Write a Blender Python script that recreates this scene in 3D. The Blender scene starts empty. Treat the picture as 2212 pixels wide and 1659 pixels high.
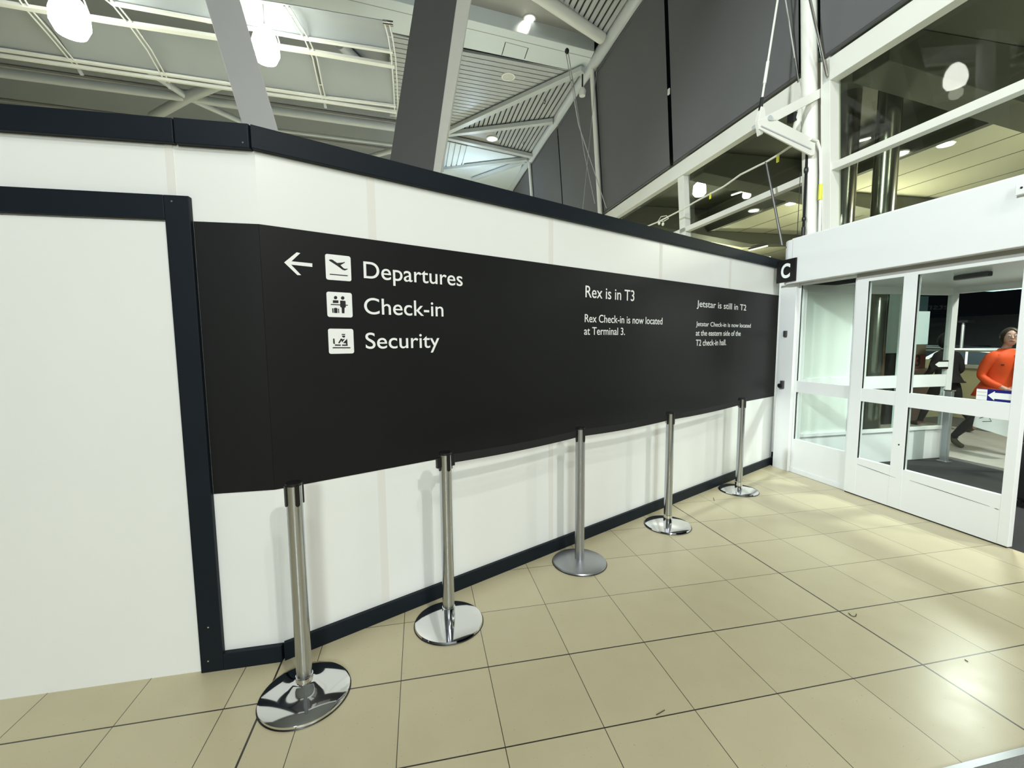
import bpy, bmesh, math, random
from mathutils import Vector, Matrix
random.seed(7)
PI = math.pi
SC = bpy.context.scene
COL = SC.collection

# ------------------------------------------------------------------ camera
CX, CY, FPX = 1106.0, 829.5, 950.657
YAW, PITCH, ROLL = math.radians(11.7411), math.radians(-5.405), math.radians(-0.464)
CAM = Vector((0, 0, 1.6))
_f0 = Vector((math.sin(YAW), math.cos(YAW), 0)); _r0 = Vector((math.cos(YAW), -math.sin(YAW), 0)); _u0 = Vector((0, 0, 1))
FWD = _f0*math.cos(PITCH) + _u0*math.sin(PITCH)
_up = -_f0*math.sin(PITCH) + _u0*math.cos(PITCH)
RIGHT = _r0*math.cos(ROLL) + _up*math.sin(ROLL)
UP = -_r0*math.sin(ROLL) + _up*math.cos(ROLL)
cd = bpy.data.cameras.new('camera'); cam = bpy.data.objects.new('camera', cd); COL.objects.link(cam)
cd.sensor_fit = 'HORIZONTAL'; cd.sensor_width = 36.0; cd.lens = 36.0*FPX/2212.0
cd.clip_start = 0.05; cd.clip_end = 300
m = Matrix.Identity(4)
for i in range(3):
    m[i][0] = RIGHT[i]; m[i][1] = UP[i]; m[i][2] = -FWD[i]; m[i][3] = CAM[i]
cam.matrix_world = m
SC.camera = cam

# ------------------------------------------------------------------ world, exposure
W = bpy.data.worlds.new('night'); SC.world = W; W.use_nodes = True
W.node_tree.nodes['Background'].inputs[0].default_value = (0.30, 0.38, 0.5, 1)
W.node_tree.nodes['Background'].inputs[1].default_value = 0.006
SC.view_settings.view_transform = 'Standard'
SC.view_settings.look = 'None'
SC.view_settings.exposure = 0.1
SC.view_settings.gamma = 1.0
SC.view_settings.use_curve_mapping = False
SC.cycles.max_bounces = 10
SC.cycles.diffuse_bounces = 4
SC.cycles.glossy_bounces = 4
SC.cycles.transparent_max_bounces = 16
SC.cycles.sample_clamp_indirect = 6.0

# ------------------------------------------------------------------ main lights: two hall lamps set by cast shadows, then added hall fill
def lamp(name, kind, loc, power, col, size=0.3, target=None, sx=None, sy=None, spread=None, spot=None, blend=0.5):
    d = bpy.data.lights.new(name, kind); d.energy = power; d.color = col
    if kind == 'AREA':
        d.size = size
        if sx: d.shape = 'RECTANGLE'; d.size = sx; d.size_y = sy
        else: d.shape = 'DISK'
        if spread: d.spread = spread
    else:
        d.shadow_soft_size = size
    if kind == 'SPOT':
        d.spot_size = spot; d.spot_blend = blend
    o = bpy.data.objects.new(name, d); COL.objects.link(o); o.location = loc
    if target is not None:
        o.rotation_euler = (Vector(target)-Vector(loc)).to_track_quat('-Z', 'Y').to_euler()
    return o
WARM = (1.0, 0.99, 0.925); COOL = (0.92, 1.0, 1.0)
lamp('hall_and_fill_light', 'SPOT', (2.5, -2.6, 7.6), 340, WARM, 0.14, (0.9, 2.3, 0.6), spot=2.4, blend=1)
lamp('hall_and_fill_light', 'SPOT', (3.0, -4.6, 6.4), 820, WARM, 0.14, (0.9, 2.6, 0.6), spot=2.2, blend=1)
lamp('hall_and_fill_light', 'SPOT', (-2.2, -1.8, 7.9), 70, COOL, 0.45, (-1.2, 2.3, 0.8), spot=2.4, blend=1)
lamp('hall_and_fill_light', 'AREA', (-0.4, -7.0, 4.2), 275, COOL, 1.0, (0.4, 2.3, 0.6))  # added frontal fill, unseen, to lift the lower walls
lamp('hall_and_fill_light', 'SPOT', (-4.5, 0.4, 6.5), 2900, COOL, 0.3, (4.6, 4.3, 2.9), spot=0.9, blend=0.8)  # added spot, unseen, to brighten the entrance doors and facade beam
lamp('hall_and_fill_light', 'AREA', (0.5, -5.5, 8.0), 200, WARM, 1.4, (0.5, -5.4, 0))
# unseen fill lamps added low behind the hoarding, brightening roof by floor bounce
for (x, y, p) in [(-9, 12, 260), (0.5, 11, 380), (-4, 19, 430), (2.0, 20, 480), (-12, 20, 260)]:
    lamp('hall_and_fill_light', 'AREA', (x, y, 3.2), p, COOL, 0.8, (x, y, 0))
for (x, y, p) in [(1.2, 8.5, 38), (2.2, 14.0, 60), (-2.0, -8.0, 170), (3.0, -8.5, 120)]:
    lamp('ceiling_fill', 'AREA', (x, y, 2.6), p, COOL, 0.8, (x, y, 9))  # upward fill added out of view to brighten the roof and its reflections
# vestibule ceiling lights
lamp('vestibule_light', 'AREA', (5.5, 3.2, 2.20), 52, (0.95, 1.0, 0.93), 0.22, (5.5, 3.2, 0))
lamp('vestibule_light', 'AREA', (5.6, 1.2, 2.20), 46, (0.95, 1.0, 0.93), 0.22, (5.6, 1.2, 0))
# outdoor lights under the canopy
for y, p in ((3.5, 52), (8.0, 75), (13.0, 115)):
    lamp('canopy_light', 'AREA', (9.2, y, 3.0), p, (1.0, 0.96, 0.70), 0.8, (9.2, y, 9))
lamp('car_glint_spot', 'SPOT', (12.4, 8.2, 4.2), 2200, (0.92, 1.0, 0.97), 0.25, (16.0, 9.5, 0.5), spot=1.5)  # unseen spot added to make the parked cars glint
lamp('canopy_light', 'AREA', (8.3, 3.2, 3.9), 115, (1.0, 0.97, 0.88), 0.5, (8.0, 4.4, 0))

# ------------------------------------------------------------------ materials
MATS = {}
def mat(name, col, rough=0.5, metal=0.0, var=0.0, vscale=3.0, bump=0.0, bscale=40.0, spec=0.5, emit=None, estr=0.0, coat=0.0):
    if name in MATS: return MATS[name]
    M = bpy.data.materials.new(name); M.use_nodes = True
    nt = M.node_tree; b = nt.nodes['Principled BSDF']
    b.inputs['Base Color'].default_value = (*col, 1); b.inputs['Roughness'].default_value = rough
    b.inputs['Metallic'].default_value = metal; b.inputs['Specular IOR Level'].default_value = spec
    b.inputs['Coat Weight'].default_value = coat
    tc = nt.nodes.new('ShaderNodeTexCoord')
    if var > 0:
        n = nt.nodes.new('ShaderNodeTexNoise'); n.inputs['Scale'].default_value = vscale; n.inputs['Detail'].default_value = 4
        r = nt.nodes.new('ShaderNodeMix'); r.data_type = 'RGBA'
        r.inputs[6].default_value = (*[c*(1-var) for c in col], 1); r.inputs[7].default_value = (*[min(1, c*(1+var)) for c in col], 1)
        nt.links.new(tc.outputs['Object'], n.inputs['Vector']); nt.links.new(n.outputs['Fac'], r.inputs[0])
        nt.links.new(r.outputs[2], b.inputs['Base Color'])
    if bump > 0:
        n2 = nt.nodes.new('ShaderNodeTexNoise'); n2.inputs['Scale'].default_value = bscale
        bp = nt.nodes.new('ShaderNodeBump'); bp.inputs['Strength'].default_value = bump; bp.inputs['Distance'].default_value = 0.004
        nt.links.new(tc.outputs['Object'], n2.inputs['Vector']); nt.links.new(n2.outputs['Fac'], bp.inputs['Height'])
        nt.links.new(bp.outputs['Normal'], b.inputs['Normal'])
    if emit:
        b.inputs['Emission Color'].default_value = (*emit, 1); b.inputs['Emission Strength'].default_value = estr
    MATS[name] = M
    return M
WHITE = mat('white_panel', (0.83, 0.855, 0.835), 0.28, var=0.03, vscale=1.5)
WHITEF = mat('white_powdercoat', (0.80, 0.82, 0.82), 0.3, var=0.02, vscale=2)
WHITEJ = mat('white_joint_strip', (0.77, 0.77, 0.73), 0.4, var=0.02)
BLACKV = mat('black_vinyl', (0.010, 0.0105, 0.011), 0.45, var=0.15, vscale=2, spec=0.2)
BLACKT = mat('black_trim', (0.008, 0.0125, 0.018), 0.5, var=0.15, vscale=3, spec=0.16)
LETTER = mat('white_lettering', (0.86, 0.88, 0.87), 0.4, var=0.01)
GLYPH = mat('black_lettering', (0.012, 0.012, 0.012), 0.45, var=0.1)
CHROME = mat('polished_chrome', (0.82, 0.82, 0.83), 0.07, 1.0, var=0.03, vscale=6)
SATIN = mat('satin_silver', (0.42, 0.43, 0.45), 0.34, 0.85, var=0.04, vscale=9)
BRUSH = mat('brushed_pole', (0.52, 0.545, 0.59), 0.17, 1.0, var=0.05, vscale=7)
BLACKP = mat('black_plastic', (0.008, 0.008, 0.009), 0.35, var=0.1)
WEB = mat('black_webbing', (0.007, 0.007, 0.008), 0.8, var=0.2, vscale=60)
STEELW = mat('white_steel', (0.78, 0.79, 0.73), 0.35, var=0.04)
STEELR = mat('roof_steel', (0.50, 0.53, 0.54), 0.4, var=0.04)
BLIND = mat('grey_blind_cloth', (0.115, 0.117, 0.122), 0.75, var=0.08, vscale=1.2, bump=0.1, bscale=300)
BLINDBAR = mat('dark_blind_bar', (0.06, 0.06, 0.062), 0.5, var=0.05)
COLG = mat('column_grey', (0.78, 0.78, 0.79), 0.45, var=0.03)
COLD = mat('column_dark_grey', (0.105, 0.108, 0.105), 0.5, var=0.03)
ROOFG = mat('roof_grey', (0.235, 0.255, 0.27), 0.45, var=0.04, vscale=0.8)
SLAT = mat('ceiling_slat', (0.42, 0.44, 0.44), 0.4, var=0.05)
SLATB = mat('slat_backing', (0.03, 0.03, 0.03), 0.8, var=0.1)
BANDW = mat('white_bulkhead', (0.68, 0.74, 0.75), 0.35, var=0.02)
SOFFG = mat('grey_soffit', (0.33, 0.325, 0.30), 0.5, var=0.03)
REFL = mat('reflector_sheet', (0.33, 0.36, 0.375), 0.4, var=0.03)
FROST = mat('frosted_pane', (0.70, 0.76, 0.71), 0.12, var=0.03)
CARPET = mat('dark_carpet', (0.016, 0.016, 0.018), 0.95, var=0.3, vscale=120, bump=0.4, bscale=400)
CABLE = mat('steel_cable', (0.5, 0.5, 0.48), 0.35, 0.6, var=0.05)
ROPEW = mat('white_cord', (0.75, 0.75, 0.66), 0.6, var=0.05)
YELLOW = mat('yellow_tag', (0.72, 0.72, 0.06), 0.5, var=0.05)
CANG = mat('canopy_grey', (0.15, 0.15, 0.125), 0.6, var=0.05)
CANY = mat('canopy_soffit', (0.78, 0.75, 0.60), 0.5, var=0.03)
ASPH = mat('asphalt', (0.11, 0.11, 0.112), 0.85, var=0.25, vscale=30)
PAVE = mat('kerb_stone', (0.42, 0.41, 0.38), 0.8, var=0.1, vscale=9)
LOWW = mat('low_wall_render', (0.50, 0.47, 0.30), 0.8, var=0.06)
DARKM = mat('dark_metal', (0.10, 0.10, 0.095), 0.4, 0.5, var=0.05)
METALC = mat('polished_column', (0.33, 0.32, 0.28), 0.22, 0.9, var=0.04)

def glass(name, tint=(0.93, 0.97, 0.95), refl=1.0):
    M = bpy.data.materials.new(name); M.use_nodes = True; nt = M.node_tree
    for n in list(nt.nodes): nt.nodes.remove(n)
    o = nt.nodes.new('ShaderNodeOutputMaterial'); mx = nt.nodes.new('ShaderNodeMixShader')
    t = nt.nodes.new('ShaderNodeBsdfTransparent'); t.inputs[0].default_value = (*tint, 1)
    g = nt.nodes.new('ShaderNodeBsdfGlossy'); g.inputs['Roughness'].default_value = 0.02
    fr = nt.nodes.new('ShaderNodeFresnel'); fr.inputs[0].default_value = 1.45
    ml = nt.nodes.new('ShaderNodeMath'); ml.operation = 'MULTIPLY'; ml.inputs[1].default_value = refl
    ge = nt.nodes.new('ShaderNodeNewGeometry'); iv = nt.nodes.new('ShaderNodeMath'); iv.operation = 'SUBTRACT'; iv.inputs[0].default_value = 1.0
    nt.links.new(ge.outputs['Backfacing'], iv.inputs[1])
    m2 = nt.nodes.new('ShaderNodeMath'); m2.operation = 'MULTIPLY'
    nt.links.new(fr.outputs[0], ml.inputs[0]); nt.links.new(ml.outputs[0], m2.inputs[0]); nt.links.new(iv.outputs[0], m2.inputs[1]); nt.links.new(m2.outputs[0], mx.inputs[0])
    nt.links.new(t.outputs[0], mx.inputs[1]); nt.links.new(g.outputs[0], mx.inputs[2]); nt.links.new(mx.outputs[0], o.inputs[0])
    return M
GLASS = glass('clear_glass', refl=0.5); GLASSD = glass('tinted_glass', (0.80, 0.84, 0.78), 0.8)
def emis(name, col, s):
    return mat(name, (0.8, 0.8, 0.8), 0.4, emit=col, estr=s, var=0.01)
LAMPW = emis('lamp_glow', (0.97, 1.0, 0.88), 30)
LAMPD = emis('downlight_glow', (1.0, 0.98, 0.90), 3.0)
LAMPC = emis('canopy_lamp_glow', (1.0, 0.99, 0.88), 6)

# ------------------------------------------------------------------ tiled floor material (grid in metres)
def floor_mat():
    M = bpy.data.materials.new('beige_floor_tile'); M.use_nodes = True; nt = M.node_tree; L = nt.links
    b = nt.nodes['Principled BSDF']
    tc = nt.nodes.new('ShaderNodeTexCoord'); sp = nt.nodes.new('ShaderNodeSeparateXYZ'); L.new(tc.outputs['Object'], sp.inputs[0])
    def mth(op, a, bb=None, c=None):
        n = nt.nodes.new('ShaderNodeMath'); n.operation = op
        for i, v in enumerate((a, bb, c)):
            if v is None: continue
            if isinstance(v, (int, float)): n.inputs[i].default_value = v
            else: L.new(v, n.inputs[i])
        return n.outputs[0]
    X, Y = sp.outputs['X'], sp.outputs['Y']
    side = mth('LESS_THAN', X, -0.728)
    xr = mth('SUBTRACT', X, 0.709); xl = mth('SUBTRACT', X, -0.891)
    xx = mth('ADD', mth('MULTIPLY', xr, mth('SUBTRACT', 1.0, side)), mth('MULTIPLY', xl, side))
    xs = mth('DIVIDE', xx, 0.42); ys = mth('DIVIDE', mth('SUBTRACT', Y, 2.022), 0.4445)
    dx = mth('MULTIPLY', mth('PINGPONG', xs, 0.5), 0.42); dy = mth('MULTIPLY', mth('PINGPONG', ys, 0.5), 0.4445)
    lx = mth('LESS_THAN', dx, 0.0016); ly = mth('LESS_THAN', dy, 0.0018)
    def thick(v, p, w): return mth('LESS_THAN', mth('ABSOLUTE', mth('SUBTRACT', v, p)), w)
    big = mth('MAXIMUM', mth('MAXIMUM', thick(Y, 2.022, 0.0036), thick(X, 2.384, 0.0032)), mth('MAXIMUM', thick(X, -0.728, 0.0044), thick(Y, 1.577, 0.003)))
    line = mth('MAXIMUM', mth('MAXIMUM', lx, ly), big)
    cid = nt.nodes.new('ShaderNodeCombineXYZ'); L.new(mth('FLOOR', xs), cid.inputs[0]); L.new(mth('FLOOR', ys), cid.inputs[1]); L.new(side, cid.inputs[2])
    wn = nt.nodes.new('ShaderNodeTexWhiteNoise'); L.new(cid.outputs[0], wn.inputs['Vector'])
    nz = nt.nodes.new('ShaderNodeTexNoise'); nz.inputs['Scale'].default_value = 5; nz.inputs['Detail'].default_value = 6; L.new(tc.outputs['Object'], nz.inputs['Vector'])
    v = mth('ADD', mth('MULTIPLY', wn.outputs['Value'], 0.35), mth('MULTIPLY', nz.outputs['Fac'], 0.65))
    mx = nt.nodes.new('ShaderNodeMix'); mx.data_type = 'RGBA'
    mx.inputs[6].default_value = (0.485, 0.435, 0.275, 1); mx.inputs[7].default_value = (0.60, 0.545, 0.365, 1); L.new(v, mx.inputs[0])
    # pits
    vo = nt.nodes.new('ShaderNodeTexNoise'); vo.inputs['Scale'].default_value = 95; vo.inputs['Detail'].default_value = 2; L.new(tc.outputs['Object'], vo.inputs['Vector'])
    pit = mth('GREATER_THAN', vo.outputs['Fac'], 0.72)
    m2 = nt.nodes.new('ShaderNodeMix'); m2.data_type = 'RGBA'; m2.inputs[7].default_value = (0.25, 0.21, 0.13, 1)
    L.new(mth('MULTIPLY', pit, 0.55), m2.inputs[0]); L.new(mx.outputs[2], m2.inputs[6])
    m3 = nt.nodes.new('ShaderNodeMix'); m3.data_type = 'RGBA'; m3.inputs[7].default_value = (0.035, 0.03, 0.025, 1)
    L.new(line, m3.inputs[0]); L.new(m2.outputs[2], m3.inputs[6]); L.new(m3.outputs[2], b.inputs['Base Color'])
    L.new(mth('ADD', 0.24, mth('MULTIPLY', nz.outputs['Fac'], 0.14)), b.inputs['Roughness'])
    bp = nt.nodes.new('ShaderNodeBump'); bp.inputs['Strength'].default_value = 0.15; bp.inputs['Distance'].default_value = 0.002
    L.new(mth('SUBTRACT', mth('MULTIPLY', vo.outputs['Fac'], 0.3), line), bp.inputs['Height']); L.new(bp.outputs['Normal'], b.inputs['Normal'])
    return M
FLOOR = floor_mat()

# ------------------------------------------------------------------ builders
ORG = {}
def ray(px, py): return RIGHT*((px-CX)/FPX) - UP*((py-CY)/FPX) + FWD
def onplane(px, py, P0, n):
    d = ray(px, py); n = Vector(n); return CAM + d*(((Vector(P0)-CAM).dot(n))/d.dot(n))
def onaxis(px, py, ax, val):
    d = ray(px, py); return CAM + d*((val-CAM[ax])/d[ax])

class MB:
    def __init__(s): s.v = []; s.f = []
    def add(s, vs, fs):
        k = len(s.v); s.v += [Vector(q) for q in vs]; s.f += [[i+k for i in f] for f in fs]; return s
    def hexa(s, p):   # p: 8 corners, bottom ring then top ring
        return s.add(p, [(3,2,1,0),(4,5,6,7),(0,1,5,4),(1,2,6,5),(2,3,7,6),(3,0,4,7)])
    def box(s, x0, x1, y0, y1, z0, z1):
        return s.hexa([(x0,y0,z0),(x1,y0,z0),(x1,y1,z0),(x0,y1,z0),(x0,y0,z1),(x1,y0,z1),(x1,y1,z1),(x0,y1,z1)])
    def prism(s, poly, vec):
        n = len(poly); vec = Vector(vec)
        return s.add([Vector(q) for q in poly]+[Vector(q)+vec for q in poly],
            [list(range(n))[::-1], list(range(n, 2*n))]+[(i,(i+1)%n,n+(i+1)%n,n+i) for i in range(n)])
    def bar(s, a, b, w, h, up=(0,0,1)):
        a, b = Vector(a), Vector(b); d = (b-a).normalized(); up = Vector(up)
        sx = d.cross(up)
        if sx.length < 1e-4: sx = d.cross(Vector((1,0,0)))
        sx.normalize(); sz = sx.cross(d).normalized()
        q = [(-w/2,-h/2),(w/2,-h/2),(w/2,h/2),(-w/2,h/2)]
        return s.hexa([a+sx*i+sz*j for i,j in q]+[b+sx*i+sz*j for i,j in q])
    def tube(s, pts, r, n=12, caps=True):
        pts = [Vector(q) for q in pts]; rs = r if isinstance(r, (list, tuple)) else [r]*len(pts)
        k = len(s.v); prev = None
        for i, q in enumerate(pts):
            d = (pts[min(i+1, len(pts)-1)]-pts[max(i-1, 0)]).normalized()
            if prev is None:
                a = d.cross(Vector((0,0,1)))
                if a.length < 1e-3: a = d.cross(Vector((1,0,0)))
            else:
                a = prev - d*prev.dot(d)
            a.normalize(); prev = a; b = d.cross(a)
            for j in range(n):
                t = 2*PI*j/n; s.v.append(q+(a*math.cos(t)+b*math.sin(t))*rs[i])
        for i in range(len(pts)-1):
            for j in range(n):
                s.f.append([k+i*n+j, k+i*n+(j+1)%n, k+(i+1)*n+(j+1)%n, k+(i+1)*n+j])
        if caps:
            s.f.append([k+j for j in range(n)][::-1]); s.f.append([k+(len(pts)-1)*n+j for j in range(n)])
        return s
    def lathe(s, prof, c=(0,0,0), n=40):
        c = Vector(c); k = len(s.v)
        for (r, z) in prof:
            for j in range(n):
                t = 2*PI*j/n; s.v.append(c+Vector((r*math.cos(t), r*math.sin(t), z)))
        for i in range(len(prof)-1):
            for j in range(n):
                s.f.append([k+i*n+j, k+i*n+(j+1)%n, k+(i+1)*n+(j+1)%n, k+(i+1)*n+j])
        if prof[0][0] > 1e-5: s.f.append([k+j for j in range(n)][::-1])
        if prof[-1][0] > 1e-5: s.f.append([k+(len(prof)-1)*n+j for j in range(n)])
        return s
    def ball(s, c, r, sc=(1,1,1), nu=14, nv=9):
        c = Vector(c); prof = []
        k = len(s.v)
        for i in range(nv+1):
            ph = -PI/2+PI*i/nv
            for j in range(nu):
                t = 2*PI*j/nu
                s.v.append(c+Vector((math.cos(ph)*math.cos(t)*r*sc[0], math.cos(ph)*math.sin(t)*r*sc[1], math.sin(ph)*r*sc[2])))
        for i in range(nv):
            for j in range(nu):
                s.f.append([k+i*nu+j, k+i*nu+(j+1)%nu, k+(i+1)*nu+(j+1)%nu, k+(i+1)*nu+j])
        return s
    def build(s, name, material, parent=None, smooth=False, bevel=0.0, origin=None):
        me = bpy.data.meshes.new(name)
        if parent is not None: org = ORG.get(parent.name, Vector((0,0,0)))
        elif origin is not None: org = Vector(origin)
        else:
            xs = [q.x for q in s.v]; ys = [q.y for q in s.v]; zs = [q.z for q in s.v]
            org = Vector(((min(xs)+max(xs))/2, (min(ys)+max(ys))/2, min(zs)))
        me.from_pydata([q-org for q in s.v], [], s.f); me.update()
        bm = bmesh.new(); bm.from_mesh(me); bmesh.ops.remove_doubles(bm, verts=bm.verts, dist=1e-6)
        bmesh.ops.recalc_face_normals(bm, faces=bm.faces)
        bm.to_mesh(me); bm.free()
        o = bpy.data.objects.new(name, me); COL.objects.link(o)
        if material: me.materials.append(material)
        if smooth:
            for p in me.polygons: p.use_smooth = True
            try: me.set_sharp_from_angle(angle=math.radians(40))
            except Exception: pass
        if bevel:
            bv = o.modifiers.new('bevel', 'BEVEL'); bv.width = bevel; bv.segments = 2; bv.limit_method = 'ANGLE'
        if parent is not None:
            o.parent = parent
        else: o.location = org
        ORG[o.name] = org
        return o
def tag(o, label=None, cat=None, group=None, kind=None):
    if label: o['label'] = label
    if cat: o['category'] = cat
    if group: o['group'] = group
    if kind: o['kind'] = kind
    return o
def thing(name, loc, label, cat, group=None, kind=None):
    o = bpy.data.objects.new(name, None); COL.objects.link(o); o.location = loc; o.empty_display_size = 0.1
    ORG[o.name] = Vector(loc)
    return tag(o, label, cat, group, kind)
def struct(o, label=None): 
    o['kind'] = 'structure'
    if label: o['label'] = label
    return o

# ------------------------------------------------------------------ key lines
YL = 2.309                                    # face of the left hoarding wall
A = Vector((-0.719, YL, 0))                     # foot of the bend between the two hoarding walls
U = Vector((0.89983, 0.43624, 0)).normalized(); N = Vector((U.y, -U.x, 0))   # along / out of the sign wall
def S(s, z, o=0.0): return Vector((A.x, A.y, 0)) + U*s + N*o + Vector((0, 0, z))
def sz(px, py):
    P = onplane(px, py, A, N); return ((P-A).dot(U), P.z)
def LW(px, py):
    P = onaxis(px, py, 1, YL); return P.x, P.z
def sbox(mb, s0, s1, z0, z1, o0, o1):
    return mb.hexa([S(s0,z0,o1), S(s1,z0,o1), S(s1,z0,o0), S(s0,z0,o0), S(s0,z1,o1), S(s1,z1,o1), S(s1,z1,o0), S(s0,z1,o0)])
LEAN = -0.075
def FX(z): return 4.95 + LEAN*(z-2.78)
def F(y, z, off=0.0): return Vector((FX(z)-off, y, z))
def fbox(mb, y0, y1, z0, z1, o0, o1):
    return mb.hexa([F(y0,z0,o1), F(y1,z0,o1), F(y1,z0,o0), F(y0,z0,o0), F(y0,z1,o1), F(y1,z1,o1), F(y1,z1,o0), F(y0,z1,o0)])
def RZ(x, y): return 8.29 + 0.034*(y-8.6) - 0.03*(x-4.55)
RP0 = Vector((4.55, 8.6, 8.29)); RN = Vector((0.03, -0.034, 1.0))
def R(px, py, dz=0.0): return onplane(px, py, RP0+Vector((0,0,dz)), RN)

# ------------------------------------------------------------------ setting: floors, shell
struct(MB().box(-22, 4.38, -12, 34, -0.06, 0.0).build('floor', FLOOR, origin=(0,0,0)), 'beige square floor tiles with dark joints in front of the hoarding')
struct(MB().box(4.38, 6.93, -3, 4.56, -0.06, -0.004).build('trim_1', CARPET, origin=(0,0,0)), 'dark carpet of the entrance lobby')
struct(MB().box(6.93, 60, -30, 60, -0.12, -0.04).build('ground', ASPH), 'grey road outside the doors')
struct(MB().box(6.93, 9.6, -12, 30, -0.05, -0.012).build('trim_2', PAVE), 'pale pavement outside the doors')
struct(MB().box(-22.2, -22, -12, 34, 0, 9.6).build('wall_left', ROOFG), 'far side wall of the hall')
struct(MB().box(-22, 5, -12.2, -12, 0, 9.0).build('wall_back', BANDW), 'wall behind the viewer')
struct(MB().box(-22, 5, 34, 34.2, 0, 10.0).build('wall_far', ROOFG), 'far end wall of the hall')
# roof sheet
mb = MB(); t = 0.35
mb.hexa([Vector((x, y, RZ(x, y)+t)) for x, y in ((-22,-12),(4.6,-12),(4.6,34),(-22,34))] + [Vector((x, y, RZ(x, y)+t+0.1)) for x, y in ((-22,-12),(4.6,-12),(4.6,34),(-22,34))])
struct(mb.build('ceiling', ROOFG, origin=(0,0,0)), 'grey hall roof above the hanging ceiling pieces')

# ------------------------------------------------------------------ hoarding walls
struct(MB().prism([(-9, YL, 0), (A.x, YL, 0), (A.x+0.06, YL+0.10, 0), (-9, YL+0.10, 0)], (0,0,2.56)).build('wall_front', WHITE), 'white hoarding wall holding the white door, left of the bend')
mb = MB(); mb.prism([S(0,0), S(5.73,0), S(5.73,0,-0.1), S(0.02,0,-0.1)], (0,0,2.56))
w = struct(mb.build('wall_right', WHITE), 'white hoarding wall carrying the black direction band')
for px in (803, 1190, 1428, 1579):
    s0, z0 = sz(px, 470 if px < 1000 else 545)
    mb = MB(); sbox(mb, s0-0.022, s0+0.022, 0.10, 2.5, 0.0, 0.0012); mb.build('joint_strip', WHITEJ, w)
lw = bpy.data.objects['wall_front']
x0, _ = LW(357, 330); x1, _ = LW(374, 330)
MB().box(x0, x1, YL-0.003, YL, 2.26, 2.5).build('joint_strip', WHITEJ, lw)
def lx(px, py, off=0.0):
    P = onaxis(px, py, 1, YL-off); return P
# coping
xj = lx(373.5, 270, 0.03).x
zt = 2.588; zb = 2.484
def screw(parent, c, n):
    c = Vector(c); n = Vector(n)
    MB().tube([c, c+n*0.002], 0.004, 8).build('screw', CHROME, parent)
t3 = struct(MB().box(-9, xj-0.002, YL-0.03, YL+0.13, zb, zt).build('trim_3', BLACKT, bevel=0.004), 'black coping length on top of the left hoarding wall')
t4 = struct(MB().prism([(xj+0.002, YL-0.032, zb-0.002), (A.x-0.012, YL-0.032, zb-0.002), (A.x-0.003, YL+0.0, zb-0.002), (A.x+0.06, YL+0.13, zb-0.002), (xj+0.002, YL+0.13, zb-0.002)], (0,0,zt-zb+0.004)).build('trim_4', BLACKT, bevel=0.004), 'short black coping length ending at the bend')
screw(t4, (-0.755, YL-0.032, 2.505), (0,-1,0))
mb = MB(); mb.prism([S(-0.017,zb,0.03), S(5.72,zb,0.03), S(5.72,zb,-0.13), S(0.05,zb,-0.13)], (0,0,zt-zb))
t5 = struct(mb.build('trim_5', BLACKT, bevel=0.004), 'long black coping on top of the sign wall')
screw(t5, S(0.03, 2.505, 0.03), N)
# door in the left wall
P1 = lx(407, 423, 0.03); P2 = lx(356, 472, 0.03)
xo, xi, zh, zi = P1.x, P2.x, P1.z, P2.z
d = struct(thing('door_1', (-1.9, YL, 0), None, None), 'plain white flush door in the hoarding with a black frame')
MB().box(-2.9, xi-0.006, YL-0.012, YL-0.001, 0.0, zi-0.01).build('door_panel', WHITE, d)
fr = MB().box(xi, xo, YL-0.03, YL, 0, zh).build('frame_jamb', BLACKT, d, bevel=0.003)
MB().box(-3.0, xi, YL-0.03, YL, zi, zh).build('frame_head', BLACKT, d, bevel=0.003)
MB().box(-3.0, -2.905, YL-0.03, YL, 0, zi).build('frame_jamb', BLACKT, d, bevel=0.003)
for q in ((371, 435), (450, 1355), (450, 1428)):
    screw(fr, lx(*q, 0.03), (0,-1,0))
# skirting
struct(MB().prism([(xo, YL-0.03, 0), (A.x-0.006, YL-0.03, 0), (A.x, YL, 0), (xo, YL, 0)], (0,0,0.085)).build('baseboard_left', BLACKT, bevel=0.002), 'short black skirting between door frame and bend')
mb = MB(); mb.prism([S(-0.006,0,0.025), S(5.72,0,0.025), S(5.72,0,0), S(0,0,0)], (0,0,0.092))
struct(mb.build('baseboard_right', BLACKT, bevel=0.002), 'long black skirting under the sign wall')

# ------------------------------------------------------------------ direction band with arrow, pictograms, lettering
ZB0, ZB1 = 0.886, 2.158
sign = thing('direction_sign', S(2.8, ZB0, 0), 'long black direction band with white arrow, pictograms and lettering on the white hoarding', 'sign')
mb = MB(); mb.prism([(xo+0.001, YL-0.003, ZB0), (A.x-0.0015, YL-0.003, ZB0), (A.x, YL, ZB0), (xo+0.001, YL, ZB0)], (0,0,ZB1-ZB0))
mb.prism([S(-0.0015,ZB0,0.003), S(5.722,ZB0,0.003), S(5.722,ZB0,0), S(0,ZB0,0)], (0,0,ZB1-ZB0))
band = mb.build('band', BLACKV, sign)
def poly_on_sign(mb, pts, o, th=0.0008):
    mb.prism([S(*sz(px, py), o) for px, py in pts], N*th); return mb
Z = lambda x, y: (580+x*0.22604, 500+y*0.22604)
mb = MB()
poly_on_sign(mb, [Z(*c) for c in [(148,297),(268,200),(302,208),(218,286),(417,306),(417,340),(214,318),(310,418),(275,418)]], 0.003)
mb.build('arrow', LETTER, sign)
G = lambda x, y: (680+x*0.15666, 530+y*0.15666)
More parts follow.
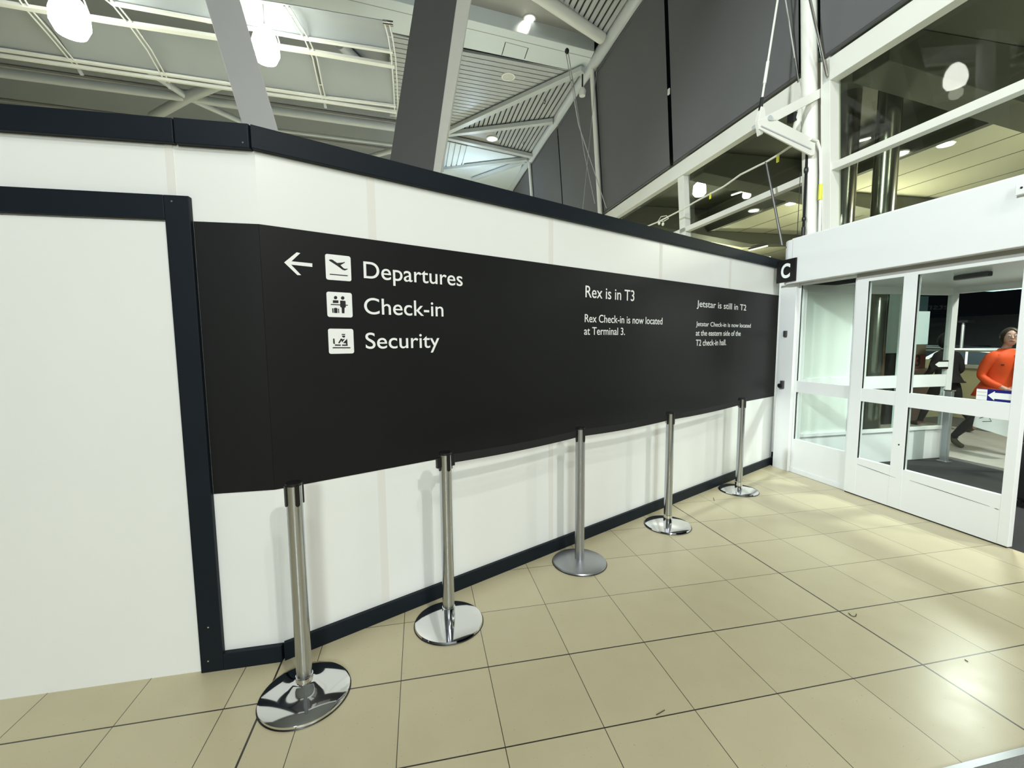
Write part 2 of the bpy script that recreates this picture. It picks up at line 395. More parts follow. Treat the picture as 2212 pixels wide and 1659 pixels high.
def rrect(s0, s1, z0, z1, r, n=5):
    out = []
    for cx_, cz_, a0 in ((s1-r, z1-r, 0), (s0+r, z1-r, 90), (s0+r, z0+r, 180), (s1-r, z0+r, 270)):
        for i in range(n+1):
            a = math.radians(a0+90*i/n); out.append((cx_+r*math.cos(a), cz_+r*math.sin(a)))
    return out
tiles = []
for (c, nm) in (([(538,213),(780,240),(792,478),(548,460)], 0), ([(550,573),(793,590),(803,823),(562,817)], 1), ([(567,928),(807,932),(817,1167),(575,1168)], 2)):
    q = [sz(*Z(*p_)) for p_ in c]
    s0 = (q[0][0]+q[3][0])/2; s1 = (q[1][0]+q[2][0])/2
    z1 = (q[0][1]+q[1][1])/2; z0 = (q[2][1]+q[3][1])/2
    mb = MB(); mb.prism([S(s_, z_, 0.003) for s_, z_ in rrect(s0, s1, z0, z1, 0.011)], N*0.001)
    tiles.append(mb.build('pictogram_tile', LETTER, sign))
def circ(cx_, cy_, r, n=20): return [(cx_+r*math.cos(2*PI*i/n), cy_+r*math.sin(2*PI*i/n)) for i in range(n)]
glyphs = [
 [[(190,205),(210,195),(240,200),(305,245),(345,272),(350,275),(380,338),(300,280),(200,215)], [(305,245),(385,238),(408,228),(410,240),(350,275)], [(350,275),(395,318),(415,325),(410,348),(380,338),(330,298)], [(415,325),(448,322),(448,332),(410,348)], [(203,393),(450,414),(450,427),(203,406)]],
 [circ(283,722,23), circ(381,727,24), [(246,762),(252,757),(318,760),(323,766),(323,797),(246,795)], [(217,809),(350,816),(350,829),(217,822)], [(415,819),(452,821),(452,833),(415,831)],
  [(345,768),(352,761),(414,766),(420,772),(424,855),(410,862),(365,860),(348,848)], [(366,858),(407,860),(405,938),(370,936)], [(236,868),(252,869),(256,931),(240,930)], [(260,866),(308,868),(310,935),(263,933)], [(317,873),(330,875),(334,935),(321,933)], [(272,860),(296,861),(296,866),(272,865)]],
 [[(368,1222),(415,1223),(415,1237),(368,1236)], [(372,1245),(415,1246),(412,1268),(392,1273),(376,1262)], [(248,1285),(268,1286),(274,1362),(252,1355)], [(275,1366),(355,1367),(355,1385),(275,1384)],
  [(318,1348),(355,1286),(378,1287),(338,1352)], [(362,1300),(412,1288),(372,1340),(366,1318)], [(372,1367),(450,1367),(450,1385),(372,1385)], [(386,1346),(442,1288),(448,1366),(428,1366),(426,1350)], [(243,1405),(487,1405),(487,1420),(243,1420)]]]
for tl, gl in zip(tiles, glyphs):
    mb = MB()
    for g in gl: poly_on_sign(mb, [G(*c) for c in g], 0.004)
    mb.build('glyph', GLYPH, tl)

def text_on(name, body, mapf, nvec, w0, w1, base, cap, material, parent, capchar='D', th=0.0008, weight=0.0):
    """lettering laid on a plane: mapf(u, v) gives the point, u from w0 to w1, baseline v=base, capital height cap"""
    def mesh_of(tx):
        c = bpy.data.curves.new('t', 'FONT'); c.body = tx; c.size = 1.0; c.offset = weight; c.resolution_u = 8
        o = bpy.data.objects.new('t', c); COL.objects.link(o)
        dg = bpy.context.evaluated_depsgraph_get(); me = bpy.data.meshes.new_from_object(o.evaluated_get(dg))
        bpy.data.objects.remove(o); bpy.data.curves.remove(c); return me
    rf = mesh_of(capchar); ch = max(v.co.y for v in rf.vertices)-min(v.co.y for v in rf.vertices); bpy.data.meshes.remove(rf)
    me = mesh_of(body)
    xs = [v.co.x for v in me.vertices]; x0_, x1_ = min(xs), max(xs)
    words = body.split(' '); ends = []
    for i in range(len(words)-1):
        pm = mesh_of(' '.join(words[:i+1])); ends.append(max(v.co.x for v in pm.vertices)+0.02); bpy.data.meshes.remove(pm)
    ends = [-1e9]+ends+[1e9]
    nv = Vector(nvec); org = ORG.get(parent.name, Vector())
    for lo, hi in zip(ends[:-1], ends[1:]):     # one mesh per word
        bm = bmesh.new(); bm.from_mesh(me)
        bmesh.ops.delete(bm, geom=[v for v in bm.verts if not lo < v.co.x <= hi], context='VERTS')
        for v in bm.verts:
            tt = (v.co.x-x0_)/(x1_-x0_)
            v.co = mapf(w0+(w1-w0)*tt, base+v.co.y/ch*cap)-org
        ex = bmesh.ops.extrude_face_region(bm, geom=bm.faces[:])
        for v in [g for g in ex['geom'] if isinstance(g, bmesh.types.BMVert)]: v.co += nv*th
        bmesh.ops.recalc_face_normals(bm, faces=bm.faces)
        m3_ = bpy.data.meshes.new(name); bm.to_mesh(m3_); bm.free(); m3_.materials.append(material)
        for p_ in m3_.polygons: p_.use_smooth = False; p_.material_index = 0
        o = bpy.data.objects.new(name, m3_); COL.objects.link(o); o.parent = parent
    bpy.data.meshes.remove(me)
SG = lambda u, v: S(u, v, 0.003)
def sign_text(name, body, left, right, top, bot, capchar, weight):
    l = sz(*left)[0]; r = sz(*right)[0]; tz = sz(*top)[1]; bz = sz(*bot)[1]
    text_on(name, body, SG, N, l, r, bz, tz-bz, LETTER, sign, capchar, weight=weight)
sign_text('departures_lettering', 'Departures', (784.8,582), (998.5,605), (785,564.4), (786.8,600.6), 'D', 0.004)
sign_text('check_in_lettering', 'Check-in', (786,660), (957,668), (800,642.8), (815,679), 'C', 0.004)
sign_text('security_lettering', 'Security', (789,735), (948.5,738), (798,717.8), (798,753), 'S', 0.004)
Y2 = lambda x, y: (1220+x*0.22604, 580+y*0.22604)
def st2(name, body, l, r, t_, b_, c):
    sign_text(name, body, Y2(*l), Y2(*r), Y2(*t_), Y2(*b_), c, 0.004)
st2('lettering', 'Rex is in T3', (195,220), (662,260), (205,163), (205,275), 'R')
st2('lettering', 'Rex Check-in is now located', (188,475), (930,505), (200,436), (200,512), 'R')
st2('lettering', 'at Terminal 3.', (182,605), (572,605), (270,560), (270,633), 'T')
st2('lettering', 'Jetstar is still in T2', (1260,325), (1732,360), (1275,282), (1275,366), 'J')
st2('lettering', 'Jetstar Check-in is now located', (1252,525), (1775,535), (1262,492), (1262,550), 'J')
st2('lettering', 'at the eastern side of the', (1250,620), (1678,620), (1312,590), (1312,642), 'h')
st2('lettering', 'T2 check-in hall.', (1250,710), (1540,712), (1265,680), (1265,738), 'T')

# ------------------------------------------------------------------ stanchions
SPOTS = [(-0.557, 2.032), (0.121, 2.414), (1.095, 2.906), (2.070, 3.350), (3.297, 3.995)]
SLAB = ['nearest polished stanchion at the left, standing alone without a belt',
        'polished stanchion second from the left, where the black belt begins',
        'satin grey stanchion in the middle of the row with a matt base',
        'polished stanchion between the satin grey one and the far one',
        'farthest polished stanchion beside the white entrance doors']
SANG = math.atan2(U.y, U.x)
HS = []
for i, (x, y) in enumerate(SPOTS):
    satin = (i == 2)
    st = thing('stanchion', (x, y, 0), SLAB[i], 'stanchion', 'belt stanchions along the sign wall')
    c = Vector((x, y, 0))
    pm = SATIN if satin else BRUSH; bmat_ = SATIN if satin else CHROME
    if i == 0:
        prof = [(0.192,0.0),(0.195,0.006),(0.193,0.016),(0.182,0.024),(0.12,0.040),(0.07,0.056),(0.050,0.068),(0.036,0.075)]
    else:
        prof = [(0.190,0.0),(0.194,0.006),(0.190,0.015),(0.16,0.022),(0.09,0.030),(0.034,0.034)]
    b = MB().lathe(prof, c, 64).build('base', bmat_, st, smooth=True)
    MB().lathe([(0.196,0.0),(0.198,0.003),(0.196,0.006),(0.190,0.007)], c, 64).build('rubber_rim', BLACKP, b, smooth=True)
    r = 0.0335
    MB().lathe([(r,0.03),(r,0.99)], c, 40).build('pole', pm, st, smooth=True)
    if not satin:
        MB().lathe([(r+0.003,0.03),(r+0.0035,0.10),(r+0.001,0.102)], c, 40).build('collar', CHROME, st, smooth=True)
    cap = MB().lathe([(r+0.0005,0.986),(r+0.001,0.99),(r+0.0005,0.998),(r-0.006,1.001),(0.0,1.001)], c, 40).build('cap', BLACKP, st, smooth=True)
    for k in range(4):
        a = SANG + k*PI/2 + (0.15 if i == 0 else 0.0)
        dr = Vector((math.cos(a), math.sin(a), 0)); tn = Vector((-dr.y, dr.x, 0))
        mb = MB(); pts = []
        for (u, v) in ((-0.009,0.99),(-0.009,0.905),(-0.006,0.899),(0,0.897),(0.006,0.899),(0.009,0.905),(0.009,0.99)):
            pts.append(c+dr*(r-0.004)+tn*u+Vector((0,0,v)))
        mb.prism(pts, dr*0.009); sl = mb.build('slot', BLACKP, st)
        if i == 1 and k in (0, 2):
            mb = MB(); mb.bar(c+dr*(r+0.002)+Vector((0,0,0.945)), c+dr*(r+0.022)+Vector((0,0,0.945)), 0.022, 0.058); mb.build('belt_clip', BLACKP, sl, bevel=0.003)
    if i > 0:
        HS.append((st, c))
for k in range(3):
    st, c0 = HS[k]; c1 = HS[k+1][1]
    d = (c1-c0).normalized(); nrm = Vector((-d.y, d.x, 0)); Ld = (c1-c0).length
    a0 = c0+d*0.036; a1 = c1-d*0.036
    n = 16; vs = []; fs = []
    for j in range(n+1):
        t = j/n; q = a0.lerp(a1, t); sag = 0.010*4*t*(1-t)
        for o_, z_ in ((-0.0012,0.931),(0.0012,0.931),(0.0012,0.980),(-0.0012,0.980)):
            vs.append(q+nrm*o_+Vector((0,0,z_-sag)))
    for j in range(n):
        for e in range(4):
            fs.append((j*4+e, j*4+(e+1)%4, (j+1)*4+(e+1)%4, (j+1)*4+e))
    fs.append((3,2,1,0)); fs.append((n*4,n*4+1,n*4+2,n*4+3))
    MB().add(vs, fs).build('belt', WEB, st)

# ------------------------------------------------------------------ entrance lobby: header, doors, side wall
XH = 4.28; XD = 4.352; XF = 4.40
hd = struct(thing('trim_6', (XH+0.15, 2.0, 2.26), None, None), 'white header box above the entrance doors with a rounded end')
pl = []
r_ = 0.16
for i in range(9):
    a = PI/2+ (PI/2)*i/8
    pl.append((XH+r_+r_*math.cos(a), 4.665-r_+r_*math.sin(a), 2.262))
pl += [(XH, -1.2, 2.262), (5.0, -1.2, 2.262), (5.0, 4.665, 2.262)]
MB().prism(pl, (0,0,0.506)).build('header_box', WHITEF, hd, smooth=False, bevel=0.006)
MB().box(XH-0.0008, XH+0.001, 4.469, 4.472, 2.27, 2.76).build('seam', SOFFG, hd)
P = onaxis(1697, 534, 0, XH+0.03)
MB().ball((XH+0.028, 4.585, 2.70), 0.014, (0.6,1,1.2)).build('camera_dome', BLACKP, hd, smooth=True)
MB().box(XH+0.02, 5.0, -1.2, 4.50, 2.75, 2.78).build('top_lip', WHITEF, hd)
MB().box(XD+0.012, XD+0.10, -1.2, 3.74, 2.19, 2.262).build('door_track', SOFFG, hd)  # grey colour stands in for the shade under the header
P = onaxis(2197, 400, 0, XH-0.02)
hb = thing('sensor_box', (XH-0.02, P.y-0.08, P.z-0.07), 'small white box at the right end of the white header', 'sensor')
MB().box(XH-0.035, XH+0.001, P.y-0.16, P.y, P.z-0.075, P.z).build('housing', WHITEF, hb, bevel=0.004)
MB().tube([(XH-0.037, P.y-0.035, P.z-0.03), (XH-0.034, P.y-0.035, P.z-0.03)], 0.008, 10).build('lens', BLACKP, hb)
# gate letter sign
cs = thing('gate_letter_sign', (XH-0.01, 4.53, 2.285), 'small black square sign with a white letter C on the end of the white header', 'sign')
MB().box(XH-0.022, XH-0.001, 4.397, 4.668, 2.285, 2.546).build('plate', BLACKV, cs, bevel=0.001)
text_on('letter', 'C', lambda u, v: Vector((XH-0.0222, u, v)), (-1,0,0), 4.60, 4.468, 2.338, 0.172, LETTER, cs, 'C', 0.001, weight=0.032)
# jamb beside the hoarding
jm = struct(MB().box(4.36, 4.52, 4.47, 4.70, 0, 2.262).build('trim_7', WHITEF, bevel=0.003), 'white jamb post between sign wall and doors')
P = onaxis(1698, 721, 0, 4.36)
t = thing('wall_button', (4.35, P.y, P.z-0.035), 'upper small dark box on the white door jamb', 'switch')
MB().box(4.335, 4.36, P.y-0.022, P.y+0.022, P.z-0.037, P.z+0.037).build('housing', mat('dark_plastic', (0.05,0.05,0.055), 0.4, var=0.05), t, bevel=0.006)
P = onaxis(1691, 831, 0, 4.36)
t = thing('key_switch', (4.35, P.y, P.z-0.05), 'lower small dark key switch with a round knob on the white door jamb', 'switch')
kb = MB().box(4.335, 4.36, P.y-0.025, P.y+0.022, P.z-0.045, P.z+0.05).build('housing', MATS['dark_plastic'], t, bevel=0.004)
MB().tube([(4.335, P.y+0.015, P.z-0.012), (4.318, P.y+0.015, P.z-0.012)], 0.026, 16).build('knob', BLACKP, kb, smooth=True)

def leaf(name, label, X, y0, y1, stiles, z=(0.012, 0.395, 0.98, 1.11, 2.172, 2.20), dx=0.045, rub=True):
    """glazed leaf in the plane X: stiles is a list of (ya, yb); z = foot, lower glass, mid rail, upper glass, top"""
    d = struct(thing(name, (X+dx/2, (y0+y1)/2, 0), None, None), label)
    for a, b in stiles: MB().box(X, X+dx, a, b, z[0], z[5]).build('stile', WHITEF, d, bevel=0.002)
    ys = sorted(stiles)
    for (a, b), (c, e) in zip(ys[:-1], ys[1:]):
        MB().box(X+0.001, X+dx-0.001, b, c, z[0], z[1]).build('bottom_rail', WHITEF, d)
        MB().box(X+0.001, X+dx-0.001, b, c, z[2], z[3]).build('mid_rail', WHITEF, d)
        MB().box(X+0.001, X+dx-0.001, b, c, z[4], z[5]).build('top_rail', WHITEF, d)
        for za, zb_ in ((z[1], z[2]), (z[3], z[4])):
            p = MB().box(X+dx*0.5-0.003, X+dx*0.5+0.003, b, c, za, zb_).build('glass_pane', GLASS, d)
            if rub:
                MB().box(X+0.004, X+0.012, c-0.008, c, za, zb_).build('gasket', BLACKP, p)
    return d
leaf('door_2', 'fixed glazed entrance leaf beside the sign wall with white rails', XF, 3.66, 4.47, [(3.66,3.78),(4.44,4.468)], z=(0.03,0.41,0.98,1.115,2.236,2.26))
fx = bpy.data.objects['door_2']
MB().box(XF-0.012, XF, 3.73, 4.47, 0.0, 0.055).build('kick_strip', WHITEF, fx)
sl = leaf('door_3', 'white sliding entrance leaf with three stiles and blue arrow sticker', XD, 2.39, 3.725, [(2.39,2.457),(3.165,3.28),(3.605,3.725)])
MB().box(XD+0.004, XD+0.04, 2.40, 3.72, 0.0, 0.012).build('floor_seal', BLACKP, sl)
# scrapes on the bottom rail
sc = mat('dark_scrape', (0.05,0.045,0.04), 0.7, var=0.2)
for ya, yb, za, zb_ in ((3.60,3.22,0.330,0.300), (3.10,2.52,0.315,0.285), (2.49,2.46,0.282,0.280)):
    mb = MB(); n = 8
    for i in range(n):
        t0 = i/n; t1 = (i+1)/n
        w0 = 0.0016*math.sin(PI*t0)+0.0006; w1 = 0.0016*math.sin(PI*t1)+0.0006
        y_0 = ya+(yb-ya)*t0; y_1 = ya+(yb-ya)*t1; z_0 = za+(zb_-za)*t0; z_1 = za+(zb_-za)*t1
        mb.hexa([(XD-0.0004,y_0,z_0-w0),(XD-0.0004,y_1,z_1-w1),(XD+0.0012,y_1,z_1-w1),(XD+0.0012,y_0,z_0-w0),(XD-0.0004,y_0,z_0+w0),(XD-0.0004,y_1,z_1+w1),(XD+0.0012,y_1,z_1+w1),(XD+0.0012,y_0,z_0+w0)])
    mb.build('scrape', sc, sl)
MB().tube([(XD-0.003, 3.215, 0.62), (XD, 3.215, 0.62)], 0.007, 10).build('screw', BLACKP, sl)
# sticker on the upper pane
BLUE = mat('blue_sticker', (0.006, 0.008, 0.16), 0.4, var=0.05)
MB().box(XD+0.010, XD+0.0125, 2.458, 2.672, 1.113, 1.205).build('arrow_sticker', BLUE, sl)
stk = [o for o in sl.children if o.name.startswith('arrow_sticker')][0]
mb = MB(); mb.prism([(XD+0.0095, y, z) for y, z in ((2.602,1.156),(2.56,1.192),(2.56,1.180),(2.460,1.180),(2.460,1.133),(2.56,1.133),(2.56,1.120))], (0.0006,0,0)); mb.build('arrow', LETTER, stk)
MB().box(XD+0.0085, XD+0.0115, 2.606, 2.674, 1.115, 1.200).build('paper_label', LETTER, sl)
lb = [o for o in sl.children if o.name.startswith('paper_label')][0]
for z in (1.148, 1.176): MB().box(XD+0.0080, XD+0.0086, 2.61, 2.67, z, z+0.003).build('printed_line', SOFFG, lb)

# lobby side wall at Y=4.53
YS = 4.53
sw = struct(thing('wall_side', (5.6, YS+0.03, 0), None, None), 'glazed white side wall of the entrance lobby')
def swb(name, x0, x1, z0, z1, m_=WHITEF, dy=0.0, th=0.06): return MB().box(x0, x1, YS+dy, YS+dy+th, z0, z1).build(name, m_, sw, bevel=0.002)
for a, b in ((4.52,4.56),(5.30,5.50),(6.06,6.13),(6.84,6.94)): swb('post', a, b, 0, 2.262)
for a, b in ((4.56,5.30),(5.50,6.06),(6.13,6.84)):
    swb('top_rail', a, b, 2.17, 2.262, WHITEF, 0.004); swb('mid_rail', a, b, 0.97, 1.13, WHITEF, 0.004)
    swb('lower_panel', a, b, 0, 0.40, WHITEF, 0.010); swb('sill_rail', a, b, 0.40, 0.44, WHITEF, -0.01)
    m_ = FROST if b < 5.4 else GLASS
    for z0, z1 in ((0.44,0.97),(1.13,2.17)): swb('glass_pane', a, b, z0, z1, m_, 0.025, 0.008)
swb('grey_strip', 6.38, 6.56, 0.0, 0.40, mat('grey_strip', (0.45,0.48,0.46), 0.4, var=0.03), 0.004, 0.01)
# small arrow plate inside the outer pane
P = onaxis(2035, 788, 1, YS)
ap = thing('arrow_plate', (6.72, YS-0.03, 1.23), 'small dark plate with a white arrow on the lobby side wall', 'sign')
pa = onaxis(2021, 788, 1, YS-0.01); pb = onaxis(2041, 788, 1, YS-0.01)
MB().prism([(pa.x-0.10, YS-0.004, pa.z), (pa.x-0.04, YS-0.004, pa.z+0.055), (6.84, YS-0.004, pa.z+0.055), (6.84, YS-0.004, pa.z-0.06), (pa.x-0.04, YS-0.004, pa.z-0.06)], (0,-0.006,0)).build('plate', BLACKP, ap)
MB().prism([(pa.x-0.01, YS-0.010, pa.z+0.004), (pa.x+0.05, YS-0.010, pa.z+0.037), (6.835, YS-0.010, pa.z+0.037), (6.835, YS-0.010, pa.z-0.030), (pa.x+0.05, YS-0.010, pa.z-0.030)], (0,-0.001,0)).build('arrow', LETTER, ap)
# lobby ceiling, outer front
lc = struct(MB().box(4.46, 6.95, -1.2, 4.60, 2.262, 2.33).build('ceiling_lobby', mat('lobby_ceiling', (0.52,0.54,0.52), 0.3, var=0.02)), 'grey ceiling of the entrance lobby')
MB().box(5.0, 7.05, -1.2, 4.62, 2.332, 2.79).build('lobby_roof', WHITEF, lc)
P = onaxis(2101, 590, 2, 2.262)
ds = thing('door_sensor', (P.x, P.y, 2.20), 'black motion sensor bar under the lobby ceiling', 'sensor')
MB().bar(P+Vector((0.02,0.16,-0.028)), P+Vector((-0.02,-0.16,-0.028)), 0.055, 0.05).build('housing', BLACKP, ds, bevel=0.01)
P = onaxis(2186, 621, 2, 2.262)
cl = thing('ceiling_light', (P.x, P.y, 2.25), 'pale cyan flat light panel in the lobby ceiling', 'ceiling light')
MB().box(P.x-0.16, P.x+0.16, P.y-0.30, P.y+0.30, 2.246, 2.262).build('frame', WHITEF, cl)
MB().box(P.x-0.14, P.x+0.14, P.y-0.28, P.y+0.28, 2.243, 2.2465).build('diffuser', emis('cyan_glow', (0.55,1.0,0.95), 1.6), cl)
XO = 6.90
of = struct(thing('door_4', (XO, 3.0, 0), None, None), 'outer lobby opening with grey jambs')
MB().box(XO, XO+0.08, -1.2, 4.53, 2.19, 2.262).build('head', WHITEF, of)
MB().box(XO, XO+0.05, 3.785, 3.85, 0.01, 2.19).build('stile', WHITEF, of)
MB().box(XO, XO+0.05, 2.55, 2.62, 0.01, 2.19).build('stile', WHITEF, of)
MB().box(XO+0.002, XO+0.048, 2.62, 3.785, 0.01, 0.25).build('bottom_rail', WHITEF, of)
MB().box(XO+0.002, XO+0.048, 2.62, 3.785, 0.98, 1.11).build('mid_rail', WHITEF, of)
MB().box(XO+0.02, XO+0.026, 2.62, 3.785, 0.25, 2.19).build('glass_pane', GLASS, of)
MB().box(XO-0.02, XO+0.10, -1.2, 4.53, -0.012, 0.006).build('threshold', SATIN, of)
# silver guide posts inside the opening
gp = thing('guard_post', (6.72, 4.325, 0), 'silver guard post on the floor inside the outer door opening', 'post')
MB().box(6.655, 6.705, 4.335, 4.415, 0, 0.93).build('post', SATIN, gp, bevel=0.008)
MB().box(6.635, 6.725, 4.315, 4.435, 0, 0.012).build('foot_plate', SATIN, gp)
MB().box(6.648, 6.712, 4.328, 4.422, 0.93, 0.945).build('cap', CHROME, gp)
# door mat at the lower right
P = onaxis(2150, 1640, 2, 0)
dm = thing('door_mat', (2.6, 0.6, 0), 'grey entrance mat with a metal edge at the bottom right corner', 'mat')
MB().box(1.2, 4.2, 0.2, 1.118, 0.0, 0.006).build('matting', mat('grey_matting', (0.22,0.225,0.21), 0.95, var=0.2, vscale=150, bump=0.5, bscale=300), dm)
MB().box(1.2, 4.2, 1.118, 1.142, 0.0, 0.008).build('metal_edge', SATIN, dm)

# ------------------------------------------------------------------ leaning facade
COLY = 4.75
fb = MB(); fbox(fb, -1.3, 4.60, 4.57, 4.81, 0.0, 0.12); struct(fb.build('trim_8', STEELW, bevel=0.004), 'white horizontal facade beam right of the steel column')
fb = MB(); fbox(fb, 4.85, 33, 4.57, 4.81, 0.0, 0.12); struct(fb.build('trim_9', STEELW, bevel=0.004), 'white horizontal facade beam left of the steel column')
fb = MB(); fbox(fb, -1.3, 4.60, 3.585, 3.665, 0.0, 0.10); struct(fb.build('trim_10', STEELW, bevel=0.003), 'white glazing bar above the header, right of the column')
fb = MB(); fbox(fb, 4.85, 33, 3.585, 3.665, 0.0, 0.10); struct(fb.build('trim_11', STEELW, bevel=0.003), 'white glazing bar above the sign wall, left of the column')
k = 12
for y0, y1 in ((7.42,7.60),(13.8,13.95),(17.0,17.2)):
    fb = MB(); fbox(fb, y0, y1, 0, 4.57, -0.02, 0.10); struct(fb.build('trim_%d' % k, STEELW, bevel=0.004), 'white upright glazing bar'); k += 1
win = [(-1.3,4.52),(4.85,7.42),(7.60,10.78),(10.9,13.8),(13.95,17.0),(17.2,33)]
for i, (y0, y1) in enumerate(win):
    wn = struct(thing('window_%d' % (i+1), F((y0+y1)/2, 2.8), None, None), 'facade window bay')
    for z0, z1 in ((2.6,3.59),(3.66,4.575),(4.8,9.0)):
        fb = MB(); fbox(fb, y0, y1, z0, z1, -0.012, -0.004); fb.build('glass_pane', GLASSD, wn)
struct(MB().box(4.93, 5.0, 4.70, 34, 0, 2.6).build('wall_facade', WHITEF), 'low wall under the facade glass behind the sign wall')
# steel column with its plates
sc_ = struct(thing('column_1', F(COLY, 0), None, None), 'white steel facade column beside the bracket')
fb = MB(); fb.tube([F(COLY, 2.6, 0.14), F(COLY, 9.0, 0.14)], 0.085, 24); fb.build('tube', STEELW, sc_, smooth=True)
fb = MB(); fbox(fb, 4.50, 4.62, 2.6, 9.0, -0.03, 0.12); fb.build('mullion', STEELW, sc_, bevel=0.003)
fb = MB(); fbox(fb, 4.62, 4.68, 2.6, 4.4, -0.03, 0.06); fb.build('mullion_fin', STEELR, sc_, bevel=0.003)
fb = MB(); fbox(fb, 4.82, 4.86, 2.6, 4.6, -0.03, 0.05); fb.build('mullion_fin', STEELR, sc_, bevel=0.003)
for y0 in (10.78, 17.05):
    c2 = struct(MB().tube([F(y0+0.06, 2.6, 0.22), F(y0+0.06, 9.0, 0.22)], 0.055, 16).build('column_%d' % (2 if y0 < 12 else 3), STEELW, smooth=True), 'slim white facade column between two blinds')
# bracket: forked plates towards the hall
br = thing('facade_bracket', F(COLY, 4.2), 'white forked steel bracket reaching from the facade column towards the hall', 'bracket')
B = lambda px, py, y=COLY: onaxis(px, py, 1, y)
for off in (-0.115, 0.095):
    q = [B(x, y, COLY+off) for x, y in ((1637,262),(1652,252),(1780,187),(1788,200),(1780,207),(1676,262))]
    mb = MB(); mb.prism(q, (0,0.02,0)); mb.build('upper_arm', STEELW, br, bevel=0.003)
    q = [B(x, y, COLY+off) for x, y in ((1637,262),(1676,258),(1762,302),(1760,334),(1752,336),(1640,278))]
    mb = MB(); mb.prism(q, (0,0.02,0)); mb.build('lower_arm', STEELW, br, bevel=0.003)
mb = MB(); mb.prism([p+Vector((0,-0.03,0)) for p in (B(1634,262), B(1641,232), B(1648,236), B(1652,262), B(1644,292), B(1639,293))], (0,0.06,0)); tp = mb.build('tip_clevis', STEELW, br, bevel=0.003)
q = B(1646,266); MB().tube([q+Vector((0,-0.13,0)), q+Vector((0,0.13,0))], 0.03, 16).build('pin', STEELR, tp, smooth=True)
mb = MB(); mb.tube([B(1644,272,COLY-0.12), B(1752,322,COLY-0.12)], 0.008, 8); mb.build('edge_weld', STEELR, br)
mb = MB(); mb.prism([p+Vector((0,-0.135,0)) for p in (B(1775,205), B(1792,205), B(1785,250), B(1786,320), B(1770,325), B(1766,230))], (0,0.05,0)); g = mb.build('gusset_plate', STEELW, br, bevel=0.003)
for q in ((1779,255),(1780,318),(1781,192)):
    c = B(*q); MB().tube([c+Vector((-0.02,-0.155,0)), c+Vector((-0.02,-0.09,0))], 0.022, 12).build('bolt', STEELR, g, smooth=True)
c = B(1790,190)
MB().tube([c+Vector((0,-0.09,0.10)), c+Vector((-0.01,-0.09,0.0)), c+Vector((0.0,-0.09,-0.06)), c+Vector((0.05,-0.09,-0.05))], 0.03, 10).build('hook', METALC, br, smooth=True)
# speaker or motor box behind the fork
bx = B(1738,245)
mbx = thing('motor_housing', bx+Vector((0.05,0.1,-0.12)), 'white rounded blind motor housing hanging behind the bracket fork', 'motor')
MB().lathe([(0.0,0.0),(0.05,0.02),(0.075,0.07),(0.06,0.17),(0.075,0.20),(0.05,0.30),(0.0,0.31)], bx+Vector((0.05,0.12,-0.2)), 20).build('housing', STEELW, mbx, smooth=True)
MB().box(bx.x-0.06, bx.x+0.0, bx.y+0.1, bx.y+0.2, bx.z-0.03, bx.z+0.07).build('plug', BLACKP, mbx, bevel=0.004)

# blinds
bays = [(1.6,4.60,'grey roller blind at the far right above the header'),
        (4.90,7.64,'wide grey roller blind just left of the steel column'),
        (7.76,10.81,'grey roller blind left of the black gap, above the middle of the sign wall'),
        (10.86,13.84,'grey roller blind between the slim white column and the thin dark gap'),
        (13.92,17.09,'small distant grey roller blind right of the farthest slim column'),
        (17.11,20.4,'farthest grey roller blind near the roof edge tube')]
for y0, y1, lab in bays:
    o = thing('roller_blind', F((y0+y1)/2, 4.82, 0.15), lab, 'blind', 'grey roller blinds on the facade')
    ny = 10; nz = 14; vs = []; fs = []
    top = RZ(4.5, (y0+y1)/2)-0.16
    for s_ in (0, 1):
        for j in range(nz+1):
            for i in range(ny+1):
                y = y0+(y1-y0)*i/ny; z = 4.85+(top-4.85)*j/nz
                wv = 0.006*math.sin(2.3*y+0.7*z)+0.004*math.sin(5*y-1.1*z)
                vs.append(F(y, z, 0.135+wv+0.002*s_))
    st_ = (ny+1)*(nz+1)
    for j in range(nz):
        for i in range(ny):
            a = j*(ny+1)+i
            fs.append((a, a+1, a+ny+2, a+ny+1)); fs.append((st_+a, st_+a+ny+1, st_+a+ny+2, st_+a+1))
    for i in range(ny):
        fs.append((i, st_+i, st_+i+1, i+1)); a = nz*(ny+1)+i; fs.append((a, a+1, st_+a+1, st_+a))
    for j in range(nz):
        a = j*(ny+1); fs.append((a, a+ny+1, st_+a+ny+1, st_+a)); a += ny; fs.append((a, st_+a, st_+a+ny+1, a+ny+1))
    MB().add(vs, fs).build('cloth', BLIND, o, smooth=True)
    fb = MB(); fb.tube([F(y0, 4.845, 0.137), F(y1, 4.845, 0.137)], 0.022, 12); fb.build('bottom_bar', BLINDBAR, o, smooth=True)
    fb = MB(); fb.tube([F(y0, top, 0.137), F(y1, top, 0.137)], 0.03, 12); fb.build('roller', BLINDBAR, o, smooth=True)
# clip on the blind edge in the gap
c = F(7.70, 6.1, 0.15)
bc = thing('blind_clip', c, 'tiny white clip on the edge of the blind in the black gap', 'clip')
MB().box(c.x-0.02, c.x+0.0, c.y-0.05, c.y+0.0, c.z-0.05, c.z+0.05).build('plate', STEELW, bc)
